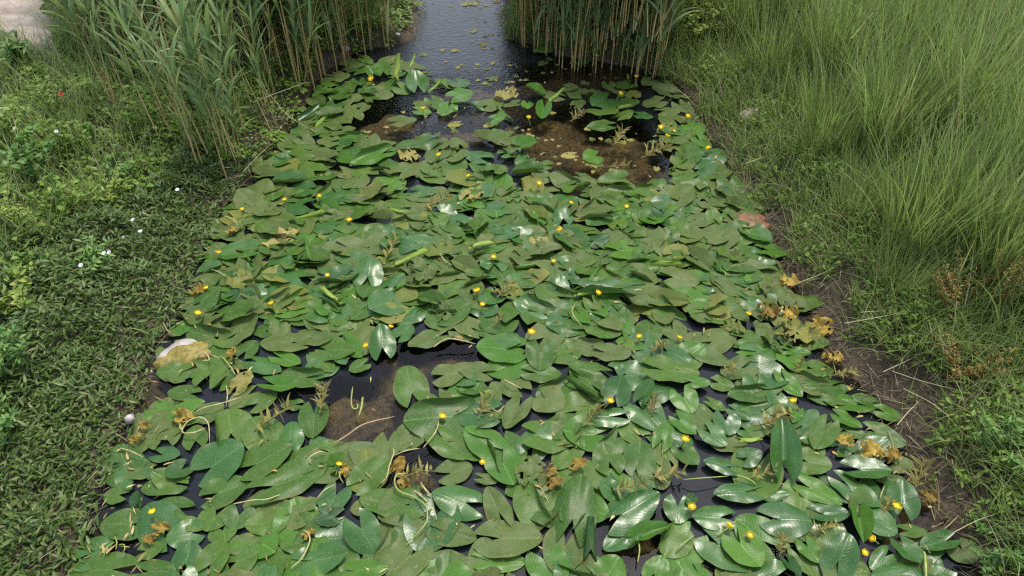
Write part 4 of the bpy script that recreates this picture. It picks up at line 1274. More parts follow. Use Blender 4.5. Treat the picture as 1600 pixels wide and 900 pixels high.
c = at(288, 550)
e = empty('mossy_rock', (c[0], c[1], -0.01), 0.15)
tag(e, 'white rock half covered in golden algae at the left water edge', 'rock')
link('stone', rock_mesh('stone', (0.135, 0.085, 0.05), 3, M_ROCK), e)
alg = link('algae_cover', rock_mesh('algae_cover', (0.135, 0.095, 0.052), 11, M_ALGAE), e, (0.028, -0.022, 0.004))
alg2 = link('algae_cover', rock_mesh('algae_cover', (0.07, 0.05, 0.035), 14, M_ALGAE), e, (-0.07, -0.055, 0.008))
P = at(203, 655, 0.03)
tag(link('pebble', rock_mesh('pebble', (0.024, 0.022, 0.026), 5, M_ROCK, 2), None, P), 'small white pebble at the left water edge', 'pebble')
P = at(1068, 30, 0.25)
tag(link('pink_rock', rock_mesh('pink_rock', (0.12, 0.10, 0.10), 15, M_PINK), None, P), 'pinkish rock beside the far right reeds', 'rock')
P = at(1168, 348, 0.0)
tag(link('rusty_mud_lump', rock_mesh('rusty_mud_lump', (0.15, 0.10, 0.03), 25, M_RUSTY), None, P), 'rust-red lump of mud at the right water edge', 'mud lump')
P = at(1180, 180, 0.16)
tag(link('tan_rock', rock_mesh('tan_rock', (0.10, 0.07, 0.05), 45, M_PINK), None, P), 'tan earth lump under the grass on the right bank', 'rock')
P = at(613, 54, 0.05)
tag(link('litter_scrap', rock_mesh('litter_scrap', (0.07, 0.03, 0.015), 35, M_LITBAG), None, P), 'white scrap of litter at the foot of the left reeds', 'litter')
P = at(541, 76, 0.06)
tag(link('pale_stone', rock_mesh('pale_stone', (0.035, 0.03, 0.022), 37, M_ROCK), None, P), 'pale stone where left reeds meet the water', 'rock')

# ------------------------------------------------------------------ leaf templates for small plants
def leaf_tpl(w, fold=0.25, droop=0.2, n=4):
    s = np.linspace(0, 1, n + 1)
    prof = np.sin(PI * np.clip(s, 0.0, 1) ** 0.8) * w / 2 + 0.004
    V, F = [], []
    for i in range(n + 1):
        z = -droop * s[i] ** 2
        V += [(s[i], -prof[i], z + fold * prof[i]), (s[i], 0, z), (s[i], prof[i], z + fold * prof[i])]
    for i in range(n):
        F += [(3 * i, 3 * i + 1, 3 * i + 4, 3 * i + 3), (3 * i + 1, 3 * i + 2, 3 * i + 5, 3 * i + 4)]
    return np.array(V), np.array(F)


LANCE = leaf_tpl(0.24, 0.35, 0.18)
OVAL = leaf_tpl(0.62, 0.15, 0.12)


def visible(P, m=130):
    q, ok = project(P)
    return ok & (q[:, 0] > -m) & (q[:, 0] < 1600 + m) & (q[:, 1] > -m) & (q[:, 1] < 900 + m), q


def sample_ground(n, x0, x1, y0, y1, seed):
    r = np.random.default_rng(seed)
    x, y = r.uniform(x0, x1, n), r.uniform(y0, y1, n)
    z = height(x, y, False)
    P = np.stack([x, y, z], -1)
    v, q = visible(P)
    return P[v], q[v], r


_c1, _c2 = Noise(0.9, 61), Noise(0.35, 62)
# creeping weed, dark narrow leaves, along the left water edge
P, q, r = sample_ground(140000, -3.8, 0, 0.4, 5.2, 101)
dl = xl(P[:, 1]) - P[:, 0]
inner = np.interp(q[:, 1], [250, 330, 420, 560, 700, 900], [0.34, 0.62, 1.0, 1.15, 1.4, 1.6])
keep = (dl > -0.05) & (dl < inner + 0.18 * _c1(P[:, 0], P[:, 1])) & (q[:, 1] > 235) & (r.random(len(P)) < np.interp(dl, [-0.05, 0.1], [0.25, 1.0]))
P, dl = P[keep], dl[keep]
P, dl = P[:36000], dl[:36000]
nP = len(P)
hh = (0.03 + 0.13 * sstep(dl, 0, 0.5)) * (0.75 + 0.5 * _c2(P[:, 0], P[:, 1])) * r.uniform(0.25, 1.0, nP) ** 0.6
P[:, 2] = np.maximum(P[:, 2], 0) + np.clip(hh, 0.006, 0.25)
R = rotations(r.uniform(0, 2 * PI, nP), r.normal(0.42, 0.35, nP), r.normal(0, 0.4, nP))
V, F, T = scatter(*LANCE, R, P, r.uniform(0.028, 0.060, nP), r.beta(2, 2, nP))
b = Buf()
b.add(V, F, tint=T, along=0.5)
o = link('creeping_weed', b.mesh('creeping_weed', [M_CREEP]), kind='stuff')
tag(o, 'dark narrow-leaved creeping weed carpeting the left water edge', 'ground cover')

# herbs with small round leaves on the left bank
P, q, r = sample_ground(130000, -5.5, 0, 0.4, 7.5, 102)
dl = xl(P[:, 1]) - P[:, 0]
inner = np.interp(q[:, 1], [240, 330, 420, 560, 700, 900], [0.0, 0.50, 0.85, 1.0, 1.3, 1.5])
sandy = in_poly(q[:, 0], q[:, 1], [(-300, -150), (55, -70), (70, 0), (86, 40), (88, 88), (78, 100), (52, 88), (22, 72), (-20, 62), (-300, 60)])
keep = (dl > inner + 0.15 * _c1(P[:, 0], P[:, 1])) & ~sandy & (q[:, 1] > -80)
P, dl, q = P[keep][:26000], dl[keep][:26000], q[keep][:26000]
nP = len(P)
hh = (0.10 + 0.07 * _c2(P[:, 0] * .7, P[:, 1] * .7) + 0.05 * _c1(P[:, 0], P[:, 1])) * r.uniform(0.2, 1.0, nP) ** 0.6
P[:, 2] += np.clip(hh, 0.008, 0.3)
R = rotations(r.uniform(0, 2 * PI, nP), r.normal(0.08, 0.26, nP), r.normal(0, 0.26, nP))
V, F, T = scatter(*OVAL, R, P, r.uniform(0.022, 0.046, nP) * (1 + 0.45 * np.clip(_c1(P[:, 0] * 1.7 + 3, P[:, 1] * 1.7), -0.6, 1.2)), np.clip(r.beta(2, 2, nP) + 0.25 * _c1(P[:, 0] * 1.7 + 3, P[:, 1] * 1.7), 0, 0.999))
b = Buf()
b.add(V, F, tint=T, along=0.5)
# thin grasses among them
Pg, qg, r2 = sample_ground(50000, -5.5, 0, 0.4, 7.5, 103)
dlg = xl(Pg[:, 1]) - Pg[:, 0]
inn = np.interp(qg[:, 1], [250, 330, 420, 560, 700, 900], [0.15, 0.5, 0.85, 1.1, 1.35, 1.55])
kp = (dlg > inn) & ~in_poly(qg[:, 0], qg[:, 1], [(-300, -150), (55, -70), (70, 0), (86, 40), (82, 88), (52, 84), (22, 66), (-300, 50)])
kp &= (_c1(Pg[:, 0] * 1.4, Pg[:, 1] * 1.4) > -0.25) | (qg[:, 0] < 140)
Pg = Pg[kp][:12000]
n = len(Pg)
V, F, T, A = blades(Pg, r2.uniform(0, 2 * PI, n), r2.uniform(0.05, 0.5, n), r2.uniform(0.2, 1.3, n), r2.uniform(0.12, 0.42, n) * (1 + 0.3 * _c2(Pg[:, 0], Pg[:, 1])), r2.uniform(0.003, 0.006, n), r2.random(n) * 0.9, 4)
b2 = Buf()
b2.add(V, F, tint=T, along=A)
tag(link('herb_carpet', b.mesh('herb_carpet', [M_CLOVER]), kind='stuff'), 'light green small-leaved herbs covering the left bank', 'ground cover')
tag(link('meadow_grass', b2.mesh('meadow_grass', [M_GRASS]), kind='stuff'), 'thin grass blades among the herbs of the left bank', 'grass')

# ------------------------------------------------------------------ right bank
# long fine grass
P, q, r = sample_ground(60000, 0.6, 6.5, 1.2, 9.5, 104)
dr = P[:, 0] - xr(P[:, 1])
thr = np.interp(q[:, 1], [-100, 60, 130, 200, 330, 430, 520, 900], [0.04, 0.05, 0.06, 0.12, 0.16, 0.36, 0.50, 0.7])
keep = (dr > thr + 0.14 * _c1(P[:, 0], P[:, 1])) & (r.random(len(P)) < 0.55 + 0.5 * _c2(P[:, 0], P[:, 1]))
P, q, dr = P[keep][:25000], q[keep][:25000], dr[keep][:25000]
n = len(P)
tall = sstep(dr, 0.2, 1.1) * (0.75 + 0.25 * _c1(P[:, 0] * .6, P[:, 1] * .6))
az = r.uniform(0, 2 * PI, n)
lean = np.abs(r.normal(0.08, 0.26, n))
V, F, T, A = blades(P, az, lean, np.abs(r.normal(0.15, 0.38, n)), (0.28 + 0.55 * tall) * r.uniform(0.65, 1.2, n), r.uniform(0.0042, 0.0100, n), np.clip(r.uniform(0, 0.98, n) + 0.15 * _c1(P[:, 0], P[:, 1]), 0, .999), 6, r.normal(0, 0.6, n))
b = Buf()
b.add(V, F, tint=T, along=A)
n = 420                                                   # bent and broken straw among it
k = r.integers(0, len(P), n)
V, F, T, A = blades(P[k] + np.array([0, 0, 0.12]), r.uniform(0, 2 * PI, n), r.uniform(0.2, 1.35, n), r.normal(0.2, 0.5, n), r.uniform(0.25, 0.7, n), r.uniform(0.003, 0.006, n), r.uniform(0.95, 0.999, n), 5, r.normal(0, .5, n))
b.add(V, F, tint=T, along=A * 0.4 + 0.3)
n = 90                                                    # seed heads on their stalks
k = r.integers(0, len(P), n)
hh_ = r.uniform(0.55, 0.85, n)
V, F, T, A = blades(P[k], r.uniform(0, 2 * PI, n), np.abs(r.normal(0.05, 0.08, n)), r.uniform(0.05, 0.25, n), hh_, np.full(n, 0.0025), r.uniform(0.9, 0.95, n), 5)
b.add(V, F, tint=T, along=A * 0.4 + 0.3)
tipP = V.reshape(n, 12, 3)[:, -1]
V, F, T, A = blades(tipP - np.array([0, 0, 0.02]), r.uniform(0, 2 * PI, n), np.abs(r.normal(0.15, 0.15, n)), r.uniform(0.1, 0.6, n), r.uniform(0.06, 0.12, n), r.uniform(0.010, 0.016, n), r.uniform(0.95, 0.999, n), 5, belly=0.5)
b.add(V, F, tint=T, along=0.4)
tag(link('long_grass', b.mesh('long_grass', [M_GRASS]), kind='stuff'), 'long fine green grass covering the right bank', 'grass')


def tussock_mesh(seed, n=320, rad=0.10, h=0.8):
    r = np.random.default_rng(seed)
    a = r.uniform(0, 2 * PI, n)
    d = rad * np.sqrt(r.random(n))
    root = np.stack([d * np.cos(a), d * np.sin(a), np.full(n, -0.03)], -1)
    az = a + r.normal(0, 0.9, n)
    V, F, T, A = blades(root, az, 0.06 + 0.34 * d / rad * r.random(n) + 0.04, np.abs(r.normal(0.2, 0.35, n)), h * r.uniform(0.55, 1.1, n), r.uniform(0.0042, 0.0090, n), r.uniform(0, 1, n), 7, r.normal(0, 0.5, n))
    b = Buf()
    b.add(V, F, tint=T * 0.95, along=A)
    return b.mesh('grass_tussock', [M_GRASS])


TUS = [tussock_mesh(300 + i, 320, 0.14, 0.80) for i in range(4)]
for k, (px, py, s, lab) in enumerate([
    (1420, 395, 1.05, 'large grass tussock with dark left side above the right mud'), (1500, 380, 1.0, 'pale fanning tussock right of the dark-sided one'), (1560, 440, 0.9, 'tussock at the right frame edge behind the rusty weeds'),
    (1290, 250, 1.0, 'tussock half way up the right bank above the bare mud'), (1380, 240, 1.1, 'broad tussock in the middle of the right bank'), (1490, 200, 1.15, 'tall tussock in the upper right grass'),
    (1200, 130, 0.9, 'tussock next to the tan earth lump on the right bank'), (1290, 110, 1.0, 'upright tussock in the far part of the right bank'), (1160, 70, 0.85, 'tussock beside the yellowish bush at far right reeds'),
    (1420, 90, 1.1, 'tall tussock at the top of the right bank'), (1570, 110, 1.1, 'tussock in the top right corner'), (1392, 470, 0.6, 'small sedge tuft leaning over the bare mud under the dark-sided tussock'), (1450, 560, 0.55, 'small tuft by the bowed dry stem'), (1330, 350, 0.6, 'small tuft at the upper end of the bare mud'),
    (1250, 190, 0.6, 'short tuft between the earth lump and the mid-bank tussock'), (1130, 150, 0.5, 'short tuft at the far right water edge'), (1580, 280, 1.0, 'tussock at the right frame edge above the pale fanning one'), (1230, 30, 1.0, 'farthest tussock at the top of the right bank')]):
    g = at(px, py, 0.3)
    z = float(height(g[0], g[1], False))
    g = at(px, py, z)
    o = link('grass_tussock', TUS[k % 4])
    o.location = (g[0], g[1], z)
    o.rotation_euler = (0, 0, rng.uniform(0, 6.28))
    o.scale = (s, s, s)
    tag(o, lab, 'grass tussock', 'grass tussocks on the right bank')

# low weeds of the right bank
P, q, r = sample_ground(130000, 0.5, 4.5, 0.6, 7.0, 105)
dr = P[:, 0] - xr(P[:, 1])
thr = np.interp(q[:, 1], [60, 200, 330, 450, 560, 700, 900], [0.0, 0.03, 0.06, 0.18, 0.18, 0.10, 0.0])
keep = (dr > thr + 0.12 * _c2(P[:, 0], P[:, 1])) & (dr < thr + 1.7) & (_c2(P[:, 0] * 1.3 + 5, P[:, 1] * 1.3) > -0.35 + 0.3 * (dr < thr + 0.2))
P, q, dr = P[keep][:32000], q[keep][:32000], dr[keep][:32000]
n = len(P)
P[:, 2] += np.clip((0.06 + 0.09 * r.random(n)) * (0.8 + 0.6 * _c1(P[:, 0], P[:, 1])), 0.006, 0.26) * r.random(n) ** 0.5
R = rotations(r.uniform(0, 2 * PI, n), r.normal(0.35, 0.45, n), r.normal(0, 0.4, n))
V, F, T = scatter(*leaf_tpl(0.38, 0.2, 0.15), R, P, r.uniform(0.018, 0.045, n), r.beta(2, 2.2, n) * 0.99)
b = Buf()
b.add(V, F, tint=T, along=0.5)
tag(link('bank_weeds', b.mesh('bank_weeds', [M_CLOVER]), kind='stuff'), 'small green weeds between the right mud and the long grass', 'ground cover')

# short and half-dry grass at the foot of the right bank
P, q, r = sample_ground(80000, 0.5, 4.5, 0.5, 6.5, 106)
dr = P[:, 0] - xr(P[:, 1])
thr = np.interp(q[:, 1], [60, 200, 330, 450, 560, 900], [-0.03, 0.0, 0.03, 0.14, 0.18, 0.08])
keep = (dr > thr + 0.15 * _c2(P[:, 0], P[:, 1])) & (dr < thr + 1.3)
P, dr = P[keep][:22000], dr[keep][:22000]
n = len(P)
V, F, T, A = blades(P, r.uniform(0, 2 * PI, n), r.uniform(0.1, 0.8, n), r.uniform(0.2, 1.4, n), r.uniform(0.10, 0.36, n), r.uniform(0.0028, 0.005, n), np.where(r.random(n) < 0.18, 0.97, r.random(n) * 0.85), 5, r.normal(0, .5, n))
b = Buf()
b.add(V, F, tint=T, along=A)
tag(link('short_grass', b.mesh('short_grass', [M_GRASS]), kind='stuff'), 'short half-dry grass at the foot of the right bank', 'grass')

# dry roots and fibres on the mud, both banks
P, q, r = sample_ground(60000, -3.5, 4.0, 0.4, 7.0, 107)
dr = P[:, 0] - xr(P[:, 1])
dl = xl(P[:, 1]) - P[:, 0]
keep = ((dr > -0.06) & (dr < 0.85)) | ((dl > -0.06) & (dl < 0.25) & (r.random(len(P)) < 0.5))
P = P[keep][:9500]
n = len(P)
P[:, 2] = np.maximum(P[:, 2], 0.0) + 0.004 + 0.03 * r.random(n) ** 3
V, F, T, A = blades(P, r.uniform(0, 2 * PI, n), r.normal(1.35, 0.22, n), r.normal(0.25, 0.3, n), r.uniform(0.03, 0.17, n), r.uniform(0.002, 0.0042, n), r.beta(1.5, 2, n) * .99, 4)
b = Buf()
b.add(V, F, tint=T, along=A)
tag(link('root_litter', b.mesh('root_litter', [M_LITTER]), kind='stuff'), 'tangle of brown dry roots and fibres on the bank mud', 'plant litter')


# leafy weeds that stand apart
def leafy_mesh(seed, h, spread, leaf, n_stem, tpl, lm, nper=26):
    r = np.random.default_rng(seed)
    bs, bl = Buf(), Buf()
    for k in range(n_stem):
        a = r.uniform(0, 2 * PI)
        l = spread * r.random() ** 0.6
        hh = h * r.uniform(0.6, 1.1)
        p0 = np.array([0.25 * l * math.cos(a), 0.25 * l * math.sin(a), -0.02])
        p2 = np.array([l * math.cos(a), l * math.sin(a), hh])
        p1 = (p0 + p2) / 2 + np.array([-0.12 * l * math.cos(a), -0.12 * l * math.sin(a), 0.1 * hh])
        Pp = smooth_path([p0, p1, p2], 6)
        V, F, tt = tube(Pp, np.linspace(0.004, 0.0015, len(Pp)), 5)
        bs.add(V, F, tint=r.random(), along=tt)
        t = r.uniform(0.2, 1.0, nper)
        idx = np.clip(t * (len(Pp) - 1), 0, len(Pp) - 1)
        pos = np.stack([np.interp(idx, np.arange(len(Pp)), Pp[:, c]) for c in range(3)], -1)
        R = rotations(r.uniform(0, 2 * PI, nper), r.normal(0.4, 0.35, nper), r.normal(0, 0.4, nper))
        V, F, T = scatter(*tpl, R, pos, leaf * r.uniform(0.6, 1.2, nper) * (1.15 - 0.5 * t), r.beta(2, 2, nper) * .99)
        bl.add(V, F, tint=T, along=0.5)
    return bs.mesh('stem', [M_STEM]), bl.mesh('foliage', [lm])


def leafy(px, py, lab, h, spread, leaf, n_stem, tpl, lm, seed, nper=26, name='leafy_weed', group=None):
    g = at(px, py, 0.2)
    z = float(height(g[0], g[1], False))
    g = at(px, py, z)
    e = empty(name, (g[0], g[1], z))
    s, f = leafy_mesh(seed, h, spread, leaf, n_stem, tpl, lm, nper)
    link('stem', s, e)
    link('foliage', f, e)
    tag(e, lab, 'weed', group)


MID = leaf_tpl(0.34, 0.2, 0.2)
leafy(10, 600, 'bushy blue-green weed at the left frame edge', 0.30, 0.22, 0.055, 26, MID, M_BUSH, 401, 40)
leafy(-10, 700, 'lower bushy blue-green weed cut by the left frame edge', 0.22, 0.18, 0.05, 18, MID, M_BUSH, 402, 34)
leafy(1085, 70, 'yellow-green bush beside the pinkish rock', 0.34, 0.26, 0.06, 24, MID, M_YBUSH, 403, 34)
leafy(1105, 130, 'yellow-green low bush on the right bank below the pinkish rock', 0.22, 0.18, 0.05, 20, MID, M_YBUSH, 404, 30)
leafy(1570, 720, 'bright fine-leaved weed at the right frame edge', 0.24, 0.22, 0.05, 26, LANCE, M_BUSH, 405, 40)
leafy(1575, 890, 'dense dark weed in the lower right corner', 0.20, 0.24, 0.035, 28, MID, M_BUSH, 406, 40)
leafy(1300, 300, 'small leafy weed under the mid-bank tussocks', 0.22, 0.16, 0.045, 16, MID, M_CLOVER, 407, 30)
leafy(1420, 500, 'leafy weed on the right bank above the bowed dry stem', 0.18, 0.2, 0.04, 18, MID, M_CLOVER, 408, 30)
leafy(1180, 210, 'small bushy weed by the tan earth lump', 0.2, 0.16, 0.04, 16, MID, M_CLOVER, 409, 28)
leafy(1480, 500, 'rust-tinged seeding weed on the right bank', 0.34, 0.16, 0.03, 18, LANCE, M_RUST, 410, 44, 'rusty_weed')
leafy(1545, 480, 'taller rust-brown weed at the right frame edge', 0.36, 0.16, 0.03, 16, LANCE, M_RUST, 411, 44, 'rusty_weed')
leafy(1490, 590, 'ochre half-dry weed below the rust-tinged one', 0.26, 0.2, 0.032, 18, LANCE, M_RUST, 412, 36, 'rusty_weed')
leafy(1480, 770, 'sparse green weed by the lower right water edge', 0.12, 0.16, 0.035, 10, MID, M_CLOVER, 413, 18)
leafy(40, 120, 'grassy-leaved weed at the foot of the sandy path', 0.3, 0.14, 0.12, 14, LANCE, M_BUSH, 414, 12)
leafy(60, 440, 'pale herb clump on the left bank', 0.2, 0.2, 0.05, 16, OVAL, M_CLOVER, 415, 22)
for _k, (_x, _y, _h, _l, _m, _lab) in enumerate([
        (120, 250, 0.30, 0.05, M_CLOVER, 'upright herb between the poppy and the front reeds'), (60, 280, 0.26, 0.07, M_BUSH, 'broad-leaved herb at far left below two white flowers'), (180, 330, 0.24, 0.055, M_YBUSH, 'yellow-green herb above the touching white pair'),
        (110, 350, 0.26, 0.06, M_CLOVER, 'leafy herb left of the single bindweed flower'), (30, 370, 0.30, 0.05, M_YBUSH, 'pale yellowish herb at the left frame edge'), (200, 290, 0.22, 0.05, M_BUSH, 'dark leafy herb left of the front reed stalks'),
        (95, 200, 0.34, 0.05, M_CLOVER, 'tall herb under the red poppy'), (30, 240, 0.32, 0.06, M_CLOVER, 'tall leafy herb by the white flower at left edge'), (150, 430, 0.18, 0.06, M_BUSH, 'low broad-leaved herb below the touching white pair'),
        (40, 500, 0.24, 0.05, M_YBUSH, 'yellowish herb above the bushy blue-green weed')]):
    leafy(_x, _y, _lab, _h, 0.17, _l, 14, (OVAL if _k % 2 else MID), _m, 430 + _k, 22)
leafy(250, 215, 'green herb clump at the foot of the left reeds', 0.24, 0.2, 0.05, 16, OVAL, M_CLOVER, 416, 24)


# ------------------------------------------------------------------ reeds
def reed_mesh(seed, h, n_leaf, dead=False):
    r = np.random.default_rng(seed)
    lean, az = abs(r.normal(0.06, 0.05)), r.uniform(0, 2 * PI)
    zz = np.linspace(0, 1, 8)
    off = lean * h * zz ** 1.6
    Pp = np.stack([off * math.cos(az), off * math.sin(az), zz * h - 0.03], -1)
    V, F, tt = tube(Pp, np.linspace(0.0058, 0.0024, 8), 5)
    bs = Buf()
    bs.add(V, F, along=tt, tint=0.0 if dead else 1.0)
    st = bs.mesh('stalk', [M_STALK])
    t = np.sort((0.14 + 0.86 * r.random(n_leaf) ** 1.35) if h > 1.4 else r.uniform(0.30, 1.0, n_leaf))
    pos = np.stack([np.interp(t, zz, Pp[:, c]) for c in range(3)], -1)
    la = np.where(np.arange(n_leaf) % 2 == 0, 0, PI) + r.uniform(0, 6.28) + r.normal(0, 0.6, n_leaf)
    V, F, T, A = blades(pos, la, r.uniform(0.18, 0.5, n_leaf), r.uniform(0.5, 1.5, n_leaf), r.uniform(0.24, 0.46, n_leaf) * min(1, h / 1.2) ** .5, r.uniform(0.018, 0.034, n_leaf), r.beta(2, 2, n_leaf) * 0.9, 7, r.normal(0, 0.3, n_leaf), belly=0.55)
    bl = Buf()
    bl.add(V, F, tint=T, along=A)
    return st, bl.mesh('foliage', [M_REEDL])


REED_S = [reed_mesh(500 + i, rng.uniform(0.9, 1.25), 11) for i in range(7)]
REED_T = [reed_mesh(520 + i, rng.uniform(1.5, 1.95), 26) for i in range(8)]
REED_D = [reed_mesh(540 + i, rng.uniform(0.8, 1.4), 2, True) for i in range(5)]
LPOLY = [(345, 318), (400, 258), (440, 200), (500, 120), (545, 84), (618, 66), (612, 0), (590, -90), (380, -90), (230, -60), (130, 40), (150, 170), (230, 215), (290, 250)]
RPOLY = [(835, -90), (806, 0), (806, 52), (885, 92), (960, 104), (1032, 108), (1050, 60), (1062, -90)]


def place_reed(px, py, variants, s, lab, group):
    g = at(px, py, 0.1)
    z = max(float(height(g[0], g[1], False)), -0.1)
    g = at(px, py, z)
    e = empty('reed', (g[0], g[1], z), rng.uniform(0, 6.28))
    tl = 0.16 if variants is REED_D else 0.08
    e.rotation_euler = (rng.normal(0, tl), rng.normal(0, tl), rng.uniform(0, 6.28))
    e.scale = (s, s, s)
    st, fo = variants[int(rng.integers(len(variants)))]
    link('stalk', st, e)
    link('foliage', fo, e)
    tag(e, lab, 'reed', group)


nl = 0
while nl < 185:
    px, py = rng.uniform(120, 660), rng.uniform(-90, 330)
    if not in_poly(np.array(px), np.array(py), LPOLY):
        continue
    front = py > 120
    shore = px - np.interp(py, [-90, 64, 120, 200, 258, 318], [655, 640, 500, 440, 400, 345])
    dens = 0.5 if py < 90 else 0.8 if shore > -130 else 0.5
    if rng.random() > dens:
        continue
    nl += 1
    if rng.random() < 0.26:
        place_reed(px, py, REED_D, rng.uniform(0.8, 1.1), 'bare straw-coloured dead reed stalk standing in the left reed bed', 'dead reeds of the left bank')
    elif py > 150:
        place_reed(px, py, REED_S, rng.uniform(0.75, 1.05), 'short leafy reed with yellow lower stalk at the front of the left reed bed', 'front reeds of the left bank')
    else:
        place_reed(px, py, REED_T if py < 70 or rng.random() < 0.5 else REED_S, rng.uniform(0.85, 1.08), 'tall blue-green reed standing in the far part of the left reed bed', 'far reeds of the left bank')
nr = 0
while nr < 115:
    px, py = rng.uniform(770, 1065), rng.uniform(-90, 110)
    if not in_poly(np.array(px), np.array(py), RPOLY):
        continue
    if rng.random() > (1.0 if py > 40 else 0.6):
        continue
    nr += 1
    if rng.random() < 0.22:
        place_reed(px, py, REED_D, rng.uniform(0.8, 1.1), 'bare straw-coloured dead reed stalk standing in the right reed bed', 'dead reeds of the right bank')
    else:
        place_reed(px, py, REED_T, rng.uniform(0.85, 1.08), 'tall dark green reed with tan lower stalk in the right reed bed', 'tall reeds of the right bank')

# the reed bed goes on behind and between those
def reed_mass(n, seed, spots):
    r = np.random.default_rng(seed)
    bs, bl = Buf(), Buf()
    for x, y in spots:
        z = max(float(height(x, y, False)), -0.1)
        h = r.uniform(1.3, 2.0)
        dead = r.random() < 0.3
        az, lean = r.uniform(0, 6.28), abs(r.normal(0.06, 0.05))
        zz = np.linspace(0, 1, 6)
        if dead:
            h *= 0.7
        Pp = np.stack([x + lean * h * zz ** 1.6 * math.cos(az), y + lean * h * zz ** 1.6 * math.sin(az), z + zz * h - 0.03], -1)
        V, F, tt = tube(Pp, np.linspace(0.0058, 0.0024, 6), 4)
        bs.add(V, F, along=tt, tint=0.0 if dead else 1.0)
        k = 2 if dead else 18
        t = np.sort(r.uniform(0.16, 1.0, k))
        pos = np.stack([np.interp(t, zz, Pp[:, c]) for c in range(3)], -1)
        la = np.where(np.arange(k) % 2 == 0, 0, PI) + r.uniform(0, 6.28) + r.normal(0, 0.6, k)
        V, F, T, A = blades(pos, la, r.uniform(0.18, 0.5, k), r.uniform(0.5, 1.5, k), r.uniform(0.26, 0.46, k), r.uniform(0.018, 0.034, k), r.beta(2, 2, k) * 0.9, 6, r.normal(0, .3, k), belly=0.55)
        bl.add(V, F, tint=T, along=A)
    return bs, bl


r = np.random.default_rng(77)
spots = []
while len(spots) < 760:
    px, py = r.uniform(100, 1065), r.uniform(-140, 130)
    if in_poly(np.array(px), np.array(py), LPOLY) or in_poly(np.array(px), np.array(py), RPOLY):
        g = at(px, py, 0.1)
        spots.append((g[0], g[1]))
while len(spots) < 930:
    px, py = r.uniform(790, 1062), r.uniform(-60, 112)
    if in_poly(np.array(px), np.array(py), RPOLY):
        g = at(px, py, 0.1)
        spots.append((g[0], g[1]))
for k in range(420):
    y = r.uniform(8.5, 11.5)
    if r.random() < 0.5:
        spots.append((float(xl(y)) - r.uniform(0.35, 3.2), y))
    else:
        spots.append((float(xr(y)) + r.uniform(0.35, 2.4), y))
bs, bl = reed_mass(0, 78, spots)
e = empty('reed_bed', (0, 8, 0))
e['kind'] = 'stuff'
tag(e, 'mass of further reeds filling both beds behind the nearer ones', 'reeds')
for nm, bb, mt in (('stalks', bs, M_STALK), ('foliage', bl, M_REEDL)):
    o = link(nm, bb.mesh(nm, [mt]), e, (0, -8, 0))
    o['kind'] = 'stuff'

# ------------------------------------------------------------------ fallen and dry stems
DRY = [
    ([(1380, 581), (1430, 560), (1486, 546), (1530, 552)], 0.10, 0.004, 'bowed pale dry stem arching over the right mud'),
    ([(1412, 607), (1470, 640), (1526, 703), (1600, 790)], 0.16, 0.003, 'long grey dry stem slanting down the lower right bank'),
    ([(1402, 664), (1418, 645), (1435, 628)], 0.10, 0.004, 'short white straw poking over the right water edge'),
    ([(1490, 832), (1530, 812), (1578, 800)], 0.10, 0.003, 'pale straw above the lower right corner pads'),
    ([(1394, 580), (1450, 598), (1540, 625), (1610, 650)], 0.17, 0.003, 'pale green straw stretching right below the bowed stem'),
    ([(1345, 488), (1400, 482), (1470, 474)], 0.20, 0.003, 'thin straight straw pointing left over the mud'),
    ([(1320, 505), (1400, 490), (1450, 482)], 0.2, 0.003, 'second thin straw close below the straight one'),
    ([(1366, 433), (1420, 430), (1490, 435)], 0.25, 0.003, 'straw lying across the base of the dark-sided tussock'),
    ([(1240, 445), (1300, 420), (1350, 402)], 0.12, 0.0025, 'grey fibre stem lying on the bare right mud'),
    ([(297, 150), (345, 130), (393, 110), (465, 68)], 0.30, 0.005, 'broken pale reed lying across the left reed bed'),
    ([(395, 160), (420, 150), (480, 128)], 0.25, 0.004, 'shorter broken reed right of the long fallen one'),
    ([(415, 140), (450, 180), (490, 205)], 0.12, 0.004, 'fallen tan reed tilting down to the water at left'),
    ([(380, 268), (402, 245), (420, 228)], 0.04, 0.004, 'brown straw slanting at the left water corner'),
    ([(300, 100), (320, 55), (340, 5)], 0.6, 0.005, 'slanting pale dead reed among the left reeds'),
    ([(1166, 255), (1195, 245), (1200, 246)], 0.15, 0.004, 'short pale straw on the far right mud'),
    ([(1330, 60), (1360, 25), (1380, 5)], 0.8, 0.003, 'dry seed stem in the far right grass'),
]
for pts, zz, rad, lab in DRY:
    W = np.array([at(px, py, zz + 0.03 * math.sin(i * 1.7)) for i, (px, py) in enumerate(pts)])
    for k in range(len(W)):
        W[k, 2] = max(W[k, 2], float(height(W[k, 0], W[k, 1], False)) + 0.01)
    Pp = smooth_path(W, 6)
    V, F, tt = tube(Pp, np.linspace(rad, rad * 0.45, len(Pp)) * 0.62, 5)
    b = Buf()
    b.add(V, F, tint=rng.random(), along=tt)
    tag(link('dry_stem', b.mesh('dry_stem', [M_DRY])), lab, 'dry stem', 'dry stems fallen on the banks')


